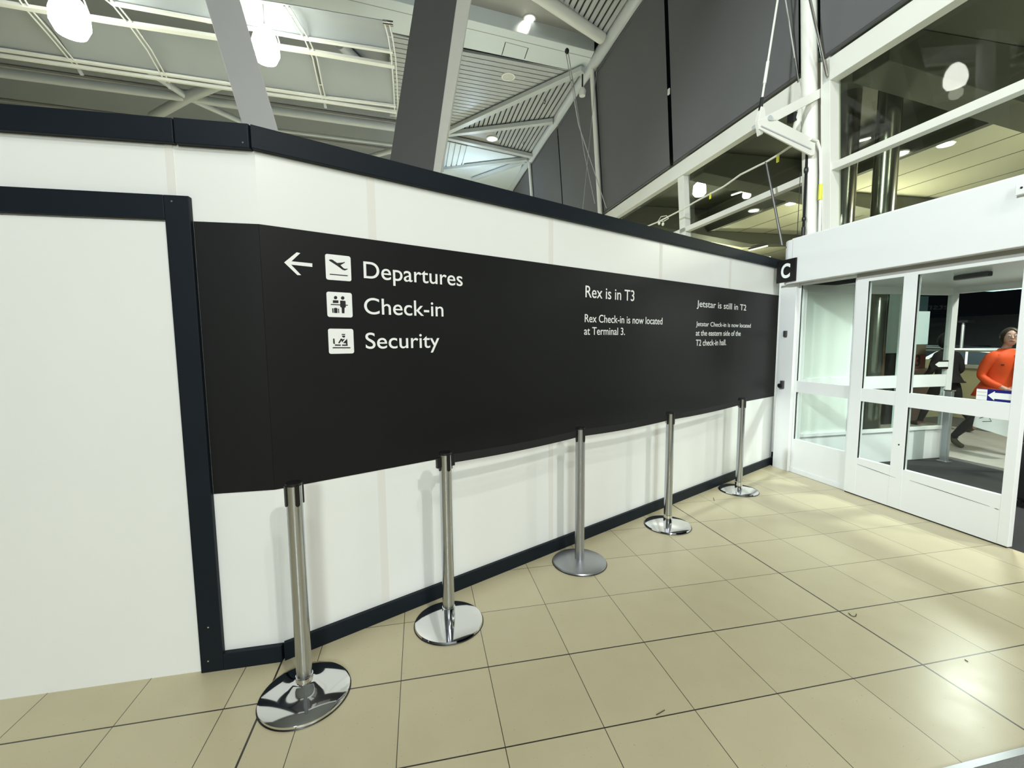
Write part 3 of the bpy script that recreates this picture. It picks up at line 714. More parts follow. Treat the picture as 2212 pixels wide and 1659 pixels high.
# cables
def cable(name, label, pts, r, m_=CABLE, fit=None, group='facade cables', cat='cable'):
    o = thing(name, pts[-1], label, cat, group)
    MB().tube(pts, r, 8).build('strand', m_, o, smooth=True)
    return o
def toroof(p, q):   # extend the segment p->q up to the roof
    d = (q-p); 
    t = 0
    for i in range(400):
        t += 0.05; w_ = q+d.normalized()*t
        if w_.z > RZ(w_.x, w_.y)+0.1: break
    return q+d.normalized()*t
a = B(1642,240); b_ = B(1680,0)
o = cable('tension_rod', 'white steel rod rising from the tip of the facade bracket', [toroof(a, b_), a], 0.012, STEELW)
mb = MB(); mb.tube([a.lerp(b_, 0.0), a.lerp(b_, 0.12)], 0.022, 12); mb.build('turnbuckle', BLACKP, o, smooth=True)
mb = MB(); mb.tube([a.lerp(b_, 0.25), a.lerp(b_, 0.45)], 0.018, 12); mb.build('sleeve', STEELW, o, smooth=True)
a = onaxis(1725,178,1,4.9); b_ = onaxis(1697,0,1,4.9)
o = cable('tension_rod', 'thin steel rod in front of the blind between bracket tip and column', [toroof(a, b_), a], 0.008)
mb = MB(); mb.tube([a, a.lerp(b_, 0.3)], 0.013, 10); mb.build('end_fitting', CHROME, o, smooth=True)
mb = MB(); mb.bar(a, a+(a-b_).normalized()*0.16, 0.04, 0.01); mb.build('fork_end', STEELW, o)
a = onaxis(1786,165,1,4.52); b_ = onaxis(1750,0,1,4.52)
o = cable('tension_rod', 'steel rod crossing the top of the steel column', [toroof(a, b_), a], 0.014, METALC)
# crossing wires further back
h1 = onaxis(1222,112,1,10.2)
e1 = [(1283,450),(1268,400)]
w1 = cable('tension_rod', 'left one of two thin wires hung from the white bulkhead', [h1, onaxis(1250,270,1,10.3), onaxis(1270,330,1,10.4), onaxis(1310,450,1,10.5)], 0.010)
h2 = onaxis(1227,112,1,10.2)
w2 = cable('tension_rod', 'right one of two thin wires hung from the white bulkhead', [h2, onaxis(1240,190,1,10.3), onaxis(1262,330,1,10.4), onaxis(1285,440,1,10.5)], 0.010)
w3 = cable('tension_rod', 'thin wire crossing behind the two wires of the bulkhead', [toroof(onaxis(1258,460,1,10.7), onaxis(1284,200,1,10.7)), onaxis(1258,460,1,10.7)], 0.007)
mb = MB(); mb.ball(h1+Vector((0.03,0,0.02)), 0.05, (1,1,1.3)); mb.build('hanger_shackle', BLACKP, w1, smooth=True)
# black strap and thin wire down to the header
a = onaxis(1743,332,1,4.72); b_ = onaxis(1735,508,1,4.72)
sp = thing('black_strap', b_, 'black strap hanging from the bracket down to the header', 'strap')
MB().bar(a, b_, 0.03, 0.012).build('webbing', WEB, sp)
c = a.lerp(b_, 0.20); MB().ball(c, 0.032, (0.8,0.8,1.6)).build('buckle', BLACKP, sp, smooth=True)
c = a.lerp(b_, 0.80); MB().ball(c, 0.03, (0.8,0.8,1.3)).build('knot', BLACKP, sp, smooth=True)
c = a.lerp(b_, 0.90); MB().tube([c, b_], 0.022, 10).build('hook', BLACKP, sp, smooth=True)
cable('thin_wire', 'very thin dark wire beside the black strap', [onaxis(1729,372,1,4.72), onaxis(1722,512,1,4.72)], 0.004, BLACKP, cat='wire')
# flexible conduit down the column
pts = [B(x, y, 4.62) for x, y in ((1752,300),(1766,305),(1772,325),(1773,370),(1772,430),(1770,505))]
cd_ = cable('conduit', 'white cable running down the steel column', pts, 0.016, STEELW, cat='cable')
c = B(1772,415,4.62); MB().tube([c+Vector((0,0,0.09)), c-Vector((0,0,0.09))], 0.021, 10).build('yellow_tape', YELLOW, cd_)
# white cord with yellow tags along the glass
def fpt(px, py, off=0.3):
    n = Vector((1, 0, -LEAN)); P0 = F(0, 2.78, off); return onplane(px, py, P0, n)
rope_px = [(1398,489),(1420,480),(1440,470),(1475,452),(1500,437),(1530,421),(1565,402),(1600,377),(1640,357),(1655,350),(1680,335),(1705,318),(1725,308)]
rp = thing('tagged_cord', fpt(1560,405), 'white cord with yellow tags strung across the facade glass', 'cord')
MB().tube([fpt(*q) for q in rope_px], 0.014, 8).build('cord', ROPEW, rp, smooth=True)
MB().tube([fpt(*q) for q in ((1420,480),(1428,468),(1440,466),(1444,472),(1434,478),(1422,478))], 0.008, 6).build('loop', ROPEW, rp, smooth=True)
for q in ((1534,418),(1680,336)):
    c = fpt(*q); MB().box(c.x-0.004, c.x+0.004, c.y-0.025, c.y+0.015, c.z-0.085, c.z+0.01).build('yellow_tag', YELLOW, rp)
for q in ((1424,482),(1432,484)):
    c = fpt(*q); MB().ball(c, 0.035, (0.6,1,1)).build('knot', ROPEW, rp, smooth=True)
cable('stay_rod', 'dark steel stay running down from the tagged cord to the hoarding', [fpt(1655,350), fpt(1690,530)], 0.016, DARKM, cat='rod')

# ------------------------------------------------------------------ roof pieces
def clip(poly, a, b, c):     # keep a*x+b*y<=c
    out = []
    for i in range(len(poly)):
        p, q = poly[i], poly[(i+1) % len(poly)]
        fp = a*p[0]+b*p[1]-c; fq = a*q[0]+b*q[1]-c
        if fp <= 0: out.append(p)
        if fp*fq < 0:
            t = fp/(fp-fq); out.append((p[0]+(q[0]-p[0])*t, p[1]+(q[1]-p[1])*t))
    return out
def slat_field(name, label, pxs, ang, pitch, width, dz=0.0, material=SLAT, pts=None, th=0.03):
    """ceiling facet of parallel slats; ang is the slat direction in plan"""
    poly = [(p.x, p.y) for p in (R(x, y, dz) for x, y in pxs)] if pts is None else pts
    ca, sa = math.cos(ang), math.sin(ang); nx, ny = -sa, ca
    ds = [nx*x+ny*y for x, y in poly]; lo, hi = min(ds), max(ds)
    o = thing(name, Vector((sum(p[0] for p in poly)/len(poly), sum(p[1] for p in poly)/len(poly), RZ(*poly[0])+dz)), label, 'ceiling panel', kind='structure')
    mb = MB(); k = math.floor(lo/pitch)
    while k*pitch < hi:
        q = clip(clip(poly, nx, ny, k*pitch+width), -nx, -ny, -k*pitch)
        if len(q) > 2: mb.prism([(x, y, RZ(x, y)+dz) for x, y in q], (0,0,th))
        k += 1
    mb.build('slats', material, o)
    MB().prism([(x, y, RZ(x, y)+dz+th+0.04) for x, y in poly], (0,0,0.02)).build('backing', SLATB, o)
    return o
def plate(name, label, pxs, m_, dz=0.0, th=0.04):
    mb = MB(); mb.prism([R(x, y, dz) for x, y in pxs], (0,0,th)); o = mb.build(name, m_); struct(o, label); o['category'] = 'ceiling panel'; return o
ANG = 0.0
# top slats (along the facade), strips inside them follow Y
slat_field('ceiling_slats', 'slatted ceiling triangle at the top edge, right of the round strut', [(1172,-30),(1395,-60),(1400,-12),(1305,80)], PI/2, 0.135, 0.094)
slat_field('ceiling_slats', 'wide slatted ceiling field holding the round vent below the white bulkhead', [(842,72),(1000,112),(1256,156),(1240,168),(962,292),(842,252)], math.atan2(0.06, 1), 0.19, 0.158)
slat_field('ceiling_slats', 'narrow slatted triangle between the two upper pale struts', [(975,287),(1246,160),(1262,165),(1192,262)], PI/2, 0.135, 0.097)
slat_field('ceiling_slats', 'slatted part of the ceiling triangle beyond the white lamp', [(1066,284),(1190,268),(1142,336),(1082,318)], PI/2, 0.135, 0.097)
plate('ceiling_plate', 'smooth grey end of the ceiling triangle around the white lamp', [(978,296),(1068,283),(1084,319)], SOFFG)
plate('ceiling_plate', 'pale bluish smooth ceiling piece just above the black coping', [(958,304),(1132,342),(1112,405),(1085,425),(940,395)], BANDW)
slat_field('ceiling_slats', 'small pale slats at the left end of the bluish ceiling piece', [(966,306),(1010,316),(1000,362),(956,368)], PI/2, 0.2, 0.16, dz=-0.05, material=BANDW)
plate('ceiling_plate', 'dark grey soffit holding the round downlight above the white bulkhead', [(870,-60),(1100,-60),(1168,-4),(1292,82),(1008,27),(870,0)], SOFFG, dz=0.32)
# white bulkhead with vertical front face
fa, fb_ = R(560,-72,0.0), R(1284,112,0.0)
ga, gb = R(560,10,0.0), R(1262,158,0.0)
bh = thing('bulkhead', (fa+fb_)/2, 'white ceiling bulkhead with an access hatch running to the facade', 'bulkhead', kind='structure')
MB().hexa([fa, fb_, gb, ga]+[p+Vector((0,0,0.40)) for p in (fa, fb_, gb, ga)]).build('casing', BANDW, bh, bevel=0.01)
def bl(t, s): return (fa.lerp(fb_, t)).lerp(ga.lerp(gb, t), s)
for s_ in (0.28,):
    MB().bar(bl(0,s_)-Vector((0,0,0.001)), bl(1,s_)-Vector((0,0,0.001)), 0.018, 0.004).build('seam', SOFFG, bh)
def seam2(p, q): MB().bar(R(*p, -0.003), R(*q, -0.003), 0.018, 0.004).build('seam', SLATB, bh)
for p, q in (((1092,91),(1084,119)),((1141,104),(1133,127))): seam2(p, q)
MB().bar(R(1092,91,-0.003), R(1141,104,-0.003), 0.014, 0.004).build('hatch_edge', SOFFG, bh)
# edge tube over the facade, struts
def tube_thing(name, label, pts, r, m_=STEELR, cat='tube', kind='structure'):
    o = MB().tube(pts, r, 20).build(name, m_, smooth=True); tag(o, label, cat, kind=kind); return o
tube_thing('roof_edge_tube', 'thick round tube where the roof meets the facade', [Vector((4.38, y, RZ(4.38, y)+0.02)) for y in (-4, 0, 5, 10, 20, 33)], 0.165, STEELR)
tube_thing('roof_strut', 'round strut beside the top slatted triangle', [R(1140,-25,-0.05), R(1300,82,-0.05)], 0.12, STEELW)
STRUTM = mat('strut_grey', (0.50, 0.53, 0.52), 0.45, var=0.03)
def strut(label, a, b, w=0.2, h=0.12, dz=-0.1):
    o = MB().bar(R(*a, dz), R(*b, dz), w, h).build('roof_strut', STRUTM, bevel=0.01); tag(o, label, 'strut', kind='structure')
strut('upper pale strut from the far node to the bulkhead end', (958,288), (1260,150), 0.18)
strut('middle pale strut from the far node to the edge tube', (966,290), (1195,262), 0.17)
strut('lower pale strut from the far node to the edge tube', (962,296), (1148,337), 0.18)
strut('pale strut low above the coping', (952,366), (1140,344), 0.18)
strut('faint far strut just above the coping', (1020,388), (1135,348), 0.16)
o = MB().prism([R(958,292,-0.2), R(966,300,-0.2), R(958,372,-0.2), R(944,372,-0.2)], (0,0,0.2)).build('roof_strut', mat('blue_grey_steel', (0.25,0.32,0.38), 0.5, var=0.04)); tag(o, 'blue grey edge piece under the far node', 'strut', kind='structure')
# downlights and vent
def ceil_disc(name, label, p, r, glow, cat='ceiling light'):
    o = thing(name, p, label, cat)
    nrm = Vector((0,0,1))
    MB().lathe([(0.0,0.02),(r*1.2,0.02),(r*1.2,-0.008),(r*0.95,-0.008),(r*0.95,0.01),(0.0,0.01)], p, 28).build('trim_ring', STEELW, o, smooth=True)
    MB().lathe([(0.0,0.006),(r*0.94,0.004),(r*0.94,-0.004),(0.0,-0.010)], p, 24).build('lens', glow, o, smooth=True)
    return o
p = R(1144,40,0.312)
ceil_disc('downlight', 'round downlight in the grey soffit above the bright bulkhead', p, 0.12, LAMPD)
q = R(1131,62,0.15)
lamp('downlight_beam', 'SPOT', p+Vector((0,0,-0.03)), 90, (1.0,0.93,0.75), 0.05, q, spot=1.3, blend=1)
p = R(1098,166,-0.012)
o = ceil_disc('ceiling_speaker', 'round vent with a pale grille in the wide slatted field', p, 0.15, mat('grille', (0.6,0.6,0.55), 0.5, var=0.35, vscale=25), 'ceiling speaker')
p = R(1063,300,-0.03)
o = ceil_disc('downlight', 'small white lamp in the far ceiling triangle', p, 0.17, emis('cool_glow', (0.85,0.95,1.0), 5))
lamp('downlight_beam', 'POINT', p+Vector((-0.5,2.2,-1.3)), 85, (0.62,0.82,1.0), 0.1)
for i, (px, py) in enumerate(((1176,220),(1131,309))):
    p = R(px, py, -0.03); o = thing('sprinkler', p, 'tiny sprinkler head in the %s' % ('narrow slatted triangle' if i == 0 else 'slats beyond the white lamp'), 'sprinkler')
    MB().lathe([(0.0,-0.05),(0.03,-0.045),(0.015,-0.03),(0.04,0.0)], p, 12).build('head', METALC, o, smooth=True)
p = onaxis(1258,195,1,10.4)
o = thing('spotlight', p, 'small white spotlight on the roof edge beside the wires', 'spotlight')
MB().tube([p+Vector((0,0,0.35)), p], 0.02, 8).build('stem', BLACKP, o)
MB().lathe([(0.0,-0.14),(0.07,-0.13),(0.09,-0.02),(0.05,0.05),(0.0,0.06)], p, 16).build('housing', STEELW, o, smooth=True)

# ------------------------------------------------------------------ raking columns behind the hoarding
def slab_col(name, label, q, thick, m_, m2=None, strip=None):
    """q: four picture corners of the broad face in a plane facing the hall"""
    q = list(q)
    for i, j in ((3, 0), (2, 1)):          # carry both edges down to the floor
        q[i] = q[i]+(q[i]-q[j])*(q[i].z/(q[j].z-q[i].z))
    o = struct(thing(name, (q[2]+q[3])/2, None, None), label)
    MB().prism(q, thick).build('shaft', m_, o, bevel=0.01)
    return o
def CP(px, py, y0=6.4): return onplane(px, py, (0, y0, 0), (-0.12, -1, 0.10))
q = [CP(425,-60), CP(500,-60), CP(618,340), CP(545,340)]
slab_col('column_4', 'pale grey raking column left of the pendant lamp', q, ray(530,150).normalized()*0.5, COLG)
q = [CP(905,-60), CP(995,-60), CP(932,400), CP(834,400)]
o = slab_col('column_5', 'dark grey raking column in the middle with its right flank coloured pale for the light it catches', q, Vector((0.0,0.5,0)), COLD)
q2 = [CP(995,-60), CP(1028,-60), CP(946,400), CP(932,400)]
for i, j in ((3, 0), (2, 1)): q2[i] = q2[i]+(q2[i]-q2[j])*(q2[i].z/(q2[j].z-q2[i].z))
MB().prism([p+Vector((0,0.005,0)) for p in q2], Vector((0.0,0.5,0))).build('flank', STEELW, o, bevel=0.004)  # pale colour stands in for light caught by the right face

# ------------------------------------------------------------------ light reflector wing with ribs, rails and pendants
ZP = 6.75
def H(px, py, z=ZP): return onaxis(px, py, 2, z)
def wing_panel(label, tl, tr, br_, bl_, sag=0.10):
    a, b, c, d = H(*tl), H(*tr), H(*br_), H(*bl_)
    n = 8; vs = []; fs = []
    for s_ in (0, 1):
        for i in range(n+1):
            t = i/n; dz = sag*(4*t*(1-t))+0.012*s_
            vs.append(a.lerp(d, t)+Vector((0,0,dz))); vs.append(b.lerp(c, t)+Vector((0,0,dz)))
    k = 2*(n+1)
    for i in range(n):
        fs.append((2*i, 2*i+1, 2*i+3, 2*i+2)); fs.append((k+2*i, k+2*i+2, k+2*i+3, k+2*i+1))
        fs.append((2*i, 2*i+2, k+2*i+2, k+2*i)); fs.append((2*i+1, k+2*i+1, k+2*i+3, 2*i+3))
    fs.append((0, k, k+1, 1)); fs.append((2*n, 2*n+1, k+2*n+1, k+2*n))
    o = MB().add(vs, fs).build('light_reflector', REFL, smooth=True); tag(o, label, 'reflector', 'light reflector sheets under the roof'); return o
wing_panel('upper reflector sheet right of the pale raking column', (619,9), (836,46), (848,106), (660,79))
wing_panel('lower reflector sheet right of the pendant lamp, nearest the dark column', (678,110), (850,138), (854,225), (702,206))
wing_panel('reflector sheet lit greenish behind the pendant lamp', (286,53), (662,108), (698,205), (354,156))
wing_panel('reflector sheet under the very bright lamp at the upper left', (60,15), (278,48), (350,155), (157,127))
wing_panel('reflector sheet at the far left edge', (-120,-14), (54,12), (152,126), (-120,86))
wing_panel('upper reflector sheet crossing behind the pale raking column', (300,-40), (619,9), (660,79), (240,2))
def rib(label, pts):
    P_ = [H(*q)+Vector((0,0,-0.03)) for q in pts]
    o = thing('reflector_rib', P_[-1], label, 'rib', 'ribs of the light reflector')
    for k in (-1, 1):
        MB().tube([p+Vector((k*0.036,0,0)) for p in P_], 0.013, 8).build('rail', STEELW, o, smooth=True)
    for c in (P_[1], P_[-2]):
        MB().bar(c+Vector((-0.035,0,0)), c+Vector((0.035,0,0)), 0.012, 0.012).build('rung', STEELW, o)
    mb = MB(); mb.bar(P_[-1]+Vector((0,-0.02,0.02)), P_[-1]+Vector((0,0.10,-0.07)), 0.05, 0.03); mb.build('end_bracket', STEELR, o)
rib('curved white rib farthest left under the bright lamp', [(30,-32),(58,12),(110,72),(158,130),(168,143)])
rib('curved white rib left of the pale raking column', [(225,-12),(250,8),(284,50),(322,104),(352,158),(361,174)])
rib('curved white rib right of the pendant lamp', [(619,9),(632,30),(663,82),(680,122),(692,180),(701,217)])
rib('curved white rib at the free end of the reflector', [(836,48),(843,75),(850,120),(854,180),(856,236)])
o = thing('pulley', H(838,50), 'small roller at the upper end of the free reflector rib', 'pulley')
MB().tube([H(838,50)+Vector((-0.08,0,0)), H(838,50)+Vector((0.08,0,0))], 0.04, 12).build('roller', METALC, o, smooth=True)
def rail(label, pts, w, h, dz=0.0, z=ZP, m_=STEELW):
    mb = MB()
    for a, b in zip(pts[:-1], pts[1:]): mb.bar(H(*a, z)+Vector((0,0,dz)), H(*b, z)+Vector((0,0,dz)), w, h)
    o = mb.build('reflector_rail', m_); tag(o, label, 'rail'); return o
rail('white rail between the upper and lower reflector sheets', [(-100,-16),(59,12),(282,48),(660,106),(852,139)], 0.10, 0.05, -0.03)
rail('thin white rail along the foot of the upper reflector sheets', [(240,2),(660,79),(848,108)], 0.06, 0.04, -0.03)
rail('upper thin rail along the front edge of the reflector', [(-100,88),(0,103),(485,176),(702,207),(855,226)], 0.06, 0.04, -0.03)
rail('bright lower rail along the front edge of the reflector', [(-100,98),(0,112),(488,184),(702,213),(856,236)], 0.055, 0.05, -0.06)
def pendant(label, px, py, big=1.0, power=120, zc=6.25, col=(0.98,1.0,0.80)):
    c = H(px, py, zc)
    o = thing('pendant_lamp', c+Vector((0,0,-0.25)), label, 'pendant lamp', 'pendant lamps under the reflector')
    r = 0.20*big; h = 0.50*big
    MB().lathe([(0.0,-h/2),(r*0.75,-h/2+0.015),(r*1.0,-h/4),(r*0.98,0.0),(r*0.75,h*0.3),(r*0.35,h*0.48),(r*0.15,h*0.5)], c, 28).build('globe', LAMPW, o, smooth=True)
    MB().lathe([(0.04,h*0.5),(0.05,h*0.56),(0.02,h*0.62)], c, 16).build('lamp_cap', STEELW, o, smooth=True)
    MB().tube([c+Vector((0,0,h*0.6)), c+Vector((0,0,ZP-zc+0.3))], 0.008, 8).build('stem', STEELR, o, smooth=True)
    MB().tube([c+Vector((0.02,0,h*0.55)), c+Vector((0.16,0.05,h*0.45)), c+Vector((0.2,0.08,h*0.1))], 0.01, 8).build('side_hook', STEELW, o, smooth=True)
    return o, c
o, c = pendant('glowing pendant lamp between the two raking columns', 573, 97, 1.0)
o2, c2 = pendant('very bright pendant lamp at the upper left corner', 150, 30, 1.12)
for cc, pw in ((c, 4), (c2, 8)):
    lamp('pendant_light', 'POINT', cc+Vector((0,0,-0.36)), pw, (0.92,1.0,0.78), 0.12)
# tubes of the roof frame behind the wing
T = lambda px, py, dz=-0.55: R(px, py, dz)
tube_thing('roof_tube', 'long pale roof tube crossing above the left hoarding', [T(-150,134), T(0,157), T(393,209), T(515,227)], 0.11)
tube_thing('roof_tube', 'long pale roof tube between the two raking columns', [T(515,226), T(584,237), T(870,278)], 0.11)
tube_thing('roof_tube', 'thin far roof tube low between the raking columns', [T(600,281), T(860,314)], 0.05)
tube_thing('roof_brace', 'roof brace falling to the right in the crossing at the left', [T(318,152), T(405,210), T(520,262)], 0.08)
tube_thing('roof_brace', 'thick roof brace rising to the right in the crossing at the left', [T(330,252), T(405,210), T(480,178)], 0.13)
tube_thing('roof_brace', 'roof brace seen through the reflector gap right of the pendant lamp', [T(735,95,0.2), T(862,222,0.2)], 0.12)
tube_thing('roof_brace', 'short roof brace just above the coping left of the dark column', [T(800,338), T(870,318)], 0.09)
tube_thing('roof_brace', 'roof brace at the top beside the pale raking column', [T(400,-25), T(450,40)], 0.10)
# broad roof sheets with seams in the far left field
for i, (a, b, lab) in enumerate((((-200,112),(900,270),'seam of the roof sheets above the left hoarding'), ((-200,190),(900,330),'lower seam of the roof sheets above the left hoarding'))):
    o = MB().bar(R(*a,0.3), R(*b,0.3), 0.06, 0.06).build('roof_seam', SOFFG); tag(o, lab, 'seam', kind='structure')

# ------------------------------------------------------------------ outdoors: canopy over the kerb
cn = struct(MB().box(5.12, 7.75, -6, 30, 5.15, 5.3).build('canopy_roof', CANG), 'dark inner part of the canopy outside the glass')
cs_ = struct(MB().box(7.85, 14.5, -6, 30, 4.6, 4.75).build('canopy_soffit', CANY), 'yellow lit smooth canopy soffit outside the glass')
for x in (8.73, 9.55, 10.6, 11.9):
    MB().box(x-0.012, x+0.012, -6, 30, 4.597, 4.601).build('seam', CANG, cs_)
MB().box(7.75, 7.85, -6, 30, 4.55, 5.2).build('step_face', CANG, cs_)
MB().box(14.5, 14.7, -6, 30, 4.45, 5.0).build('edge_beam', CANG, cs_)
for i, (y, lab) in enumerate(((4.55,'tapered canopy beam outside the glass at the far right'), (7.9,'tapered canopy beam outside right of the black strap'), (11.2,'tapered canopy beam outside above the middle of the sign wall'), (14.5,'tapered canopy beam farthest along the kerb'))):
    mb = MB(); mb.prism([(5.3,y-0.22,5.14),(5.3,y-0.22,4.75),(9.2,y-0.22,4.28),(12.5,y-0.22,4.45),(12.5,y-0.22,4.59),(7.8,y-0.22,4.59),(7.74,y-0.22,5.14)], (0,0.44,0))
    o = mb.build('canopy_beam', CANG, bevel=0.01); tag(o, lab, 'beam', kind='structure')
for i, (px, py) in enumerate(((2043,312),(1945,332),(1708,440),(1628,455))):
    p = onaxis(px, py, 2, 4.585)
    o = thing('canopy_downlight', p, ('oval canopy lamp outside, right one above the header','oval canopy lamp outside beside the polished column','oval canopy lamp outside left of the black strap','oval canopy lamp outside above the dark stay')[i], 'canopy lamp', 'oval canopy lamps')
    MB().lathe([(0.12,0.0),(0.12,0.02)], p, 20).build('ring', STEELW, o)
    MB().lathe([(0.10,-0.012),(0.0,-0.03)], p, 20).build('lens', LAMPC, o, smooth=True)
for i, (a, b) in enumerate((((1846,308),(1882,298)),((1894,299),(1912,293)),((1580,422),(1622,408)),((1694,374),(1735,360)),((1618,541),(1658,531)))):
    z = 5.08 if i < 4 else 4.2
    pa, pb = onaxis(*a, 2, z), onaxis(*b, 2, z)
    o = thing('tube_lamp', (pa+pb)/2, ('long tube lamp of the canopy beside the polished columns','short tube lamp of the canopy right of the polished column','tube lamp of the canopy seen above the middle glazing bar','tube lamp of the canopy seen under the bracket','low tube lamp seen just above the coping end')[i], 'tube lamp')
    MB().bar(pa+Vector((0,0,0.04)), pb+Vector((0,0,0.04)), 0.06, 0.04).build('fitting', CANG, o)
    MB().bar(pa, pb, 0.028, 0.02).build('tube', LAMPC, o)
for i, (px, py, r_l) in enumerate(((1511,409,0.14),(1613,419,0.09))):
    p = onaxis(px, py, 2, 4.9)
    o = thing('flood_lamp', p, ('square white flood lamp seen through the glass left of the cord','round white flood lamp above the middle glazing bar')[i], 'flood lamp')
    MB().lathe([(r_l*0.7,-r_l),(r_l,-r_l*0.6),(r_l*0.9,r_l*0.6),(r_l*0.5,r_l)], p, 20).build('glass_bowl', LAMPC, o, smooth=True)
    MB().tube([p+Vector((0,0,r_l)), (p.x, p.y, 5.15)], 0.03, 10).build('stem', STEELW, o, smooth=True)
for (px, lab, lean) in ((1827,'polished round column outside, close behind the mullion',0), (1912,'polished round column outside left of the yellow soffit',0)):
    p = onaxis(px, 380, 0, 6.2)
    o = MB().tube([(p.x, p.y, -0.05), (p.x, p.y, 5.15)], 0.135, 28).build('canopy_column', METALC, smooth=True); tag(o, lab, 'column', kind='structure')
# low wall, railing, parked cars, dark house row
lw2 = struct(MB().box(11.0, 11.25, 0, 26, -0.12, 1.0).build('low_wall', LOWW), 'low cream wall along the kerb outside')
MB().box(10.95, 11.30, 0, 26, 1.0, 1.06).build('coping', PAVE, lw2)
rl = thing('railing', (11.1, 9, 1.06), 'thin metal railing on the low cream wall outside', 'railing')
MB().tube([(11.1, 2, 1.35), (11.1, 22, 1.35)], 0.02, 8).build('top_rail', CABLE, rl)
for i in range(11):
    MB().tube([(11.1, 2+2*i, 1.05), (11.1, 2+2*i, 1.35)], 0.018, 8).build('post', CABLE, rl)
struct(MB().box(34, 40, -20, 60, -0.1, 3.0).build('far_building', mat('far_wall_grey', (0.30,0.32,0.33), 0.8, var=0.1)), 'dim low building across the car park')
def car(name, label, c, yaw, colr, m_):
    o = thing('parked_car', (c[0], c[1], -0.12), label, 'car', 'cars parked outside')
    o.rotation_euler = (0,0,yaw)
    prof = [(-2.1,0.35),(-2.15,0.62),(-1.95,0.85),(-1.25,0.95),(-0.55,1.42),(0.75,1.46),(1.5,1.02),(2.05,0.92),(2.15,0.6),(2.1,0.32)]
    def mk(nm, mb, mm, par, sm=False, bev=0.0):
        me = bpy.data.meshes.new(nm); me.from_pydata(mb.v, [], mb.f); me.update(); me.materials.append(mm)
        bm = bmesh.new(); bm.from_mesh(me); bmesh.ops.recalc_face_normals(bm, faces=bm.faces); bm.to_mesh(me); bm.free()
        x = bpy.data.objects.new(nm, me); COL.objects.link(x); x.parent = par
        if bev: b = x.modifiers.new('b', 'BEVEL'); b.width = bev; b.segments = 3
        return x
    mb = MB(); mb.prism([(x, -0.82, z) for x, z in prof], (0,1.64,0)); body = mk('body', mb, m_, o, bev=0.06)
    gm = mat('car_glass', (0.03,0.04,0.045), 0.05, var=0.05)
    mb = MB()
    for y in (-0.835, 0.82):
        for g in ([(-1.05,0.98),(-0.5,1.36),(0.05,1.39),(0.05,0.98)], [(0.12,0.98),(0.12,1.39),(0.72,1.40),(1.2,1.03)]):
            mb.prism([(x, y, z) for x, z in g], (0,0.015,0))
    mk('side_window', mb, gm, o)
    mb = MB(); mb.prism([(-1.28,-0.68,0.99),(-0.60,-0.62,1.42),(-0.60,0.62,1.42),(-1.28,0.68,0.99)], (-0.03,0,0.02)); mk('windscreen', mb, gm, o)
    mb = MB(); mb.prism([(0.82,-0.62,1.44),(1.5,-0.68,1.06),(1.5,0.68,1.06),(0.82,0.62,1.44)], (0.03,0,0.02)); mk('rear_window', mb, gm, o)
    for x in (-1.35, 1.35):
        for y in (-0.84, 0.66):
            mb = MB(); mb.tube([(x, y, 0.32), (x, y+0.18, 0.32)], 0.32, 20); mk('wheel', mb, BLACKP, o)
    for y in (-0.62, 0.62):
        mb = MB(); mb.ball((-2.08, y, 0.72), 0.09, (0.6,1.3,0.8)); mk('headlight', mb, LAMPD, o)
    return o
CW = mat('car_white', (0.7,0.73,0.73), 0.15, var=0.02); CSV = mat('car_silver', (0.45,0.48,0.49), 0.2, 0.6, var=0.03); CDK = mat('car_dark', (0.03,0.04,0.045), 0.12, var=0.05)
car('parked_car', 'white parked car just over the low cream wall', (15.0, 8.8), 1.45, None, CW)
car('parked_car', 'silver parked car in the second row over the low wall', (18.8, 11.9), 1.6, None, CSV)
car('parked_car', 'pale parked car in the last row behind the silver one', (22.6, 14.6), 1.5, None, CW)
car('parked_car', 'dark parked car outside the lobby side glass', (15.6, 14.2), 1.6, None, CDK)
# suitcase inside the lobby at the right edge
sx, sy = 5.66, 3.03
su = thing('suitcase', (sx, sy, 0), 'black suitcase in the lobby at the right edge of the picture', 'suitcase')
MB().box(sx-0.12, sx+0.12, sy-0.34, sy+0.02, 0.06, 0.62).build('shell', BLACKP, su, bevel=0.03)
MB().tube([(sx, sy-0.30, 0.62), (sx, sy-0.30, 0.90), (sx, sy-0.04, 0.90), (sx, sy-0.04, 0.62)], 0.011, 8).build('pull_handle', SATIN, su, smooth=True)
for wx in (-0.09, 0.09):
    for wy in (-0.29, -0.03):
        MB().tube([(sx+wx-0.012, sy+wy, 0.032), (sx+wx+0.012, sy+wy, 0.032)], 0.032, 14).build('wheel', BLACKP, su, smooth=True)
        MB().box(sx+wx-0.018, sx+wx+0.018, sy+wy-0.012, sy+wy+0.012, 0.032, 0.075).build('wheel_fork', BLACKP, su)
mb = MB(); 
lp = thing('lamp_post', (16.5, 10.6, -0.12), 'bright car park lamp post far outside', 'lamp post')
MB().tube([(16.5,10.6,-0.12),(16.5,10.6,2.1)], 0.04, 10).build('pole', CABLE, lp)
MB().box(16.35,16.65,10.4,10.8,2.1,2.16).build('lamp_head', BLACKP, lp)
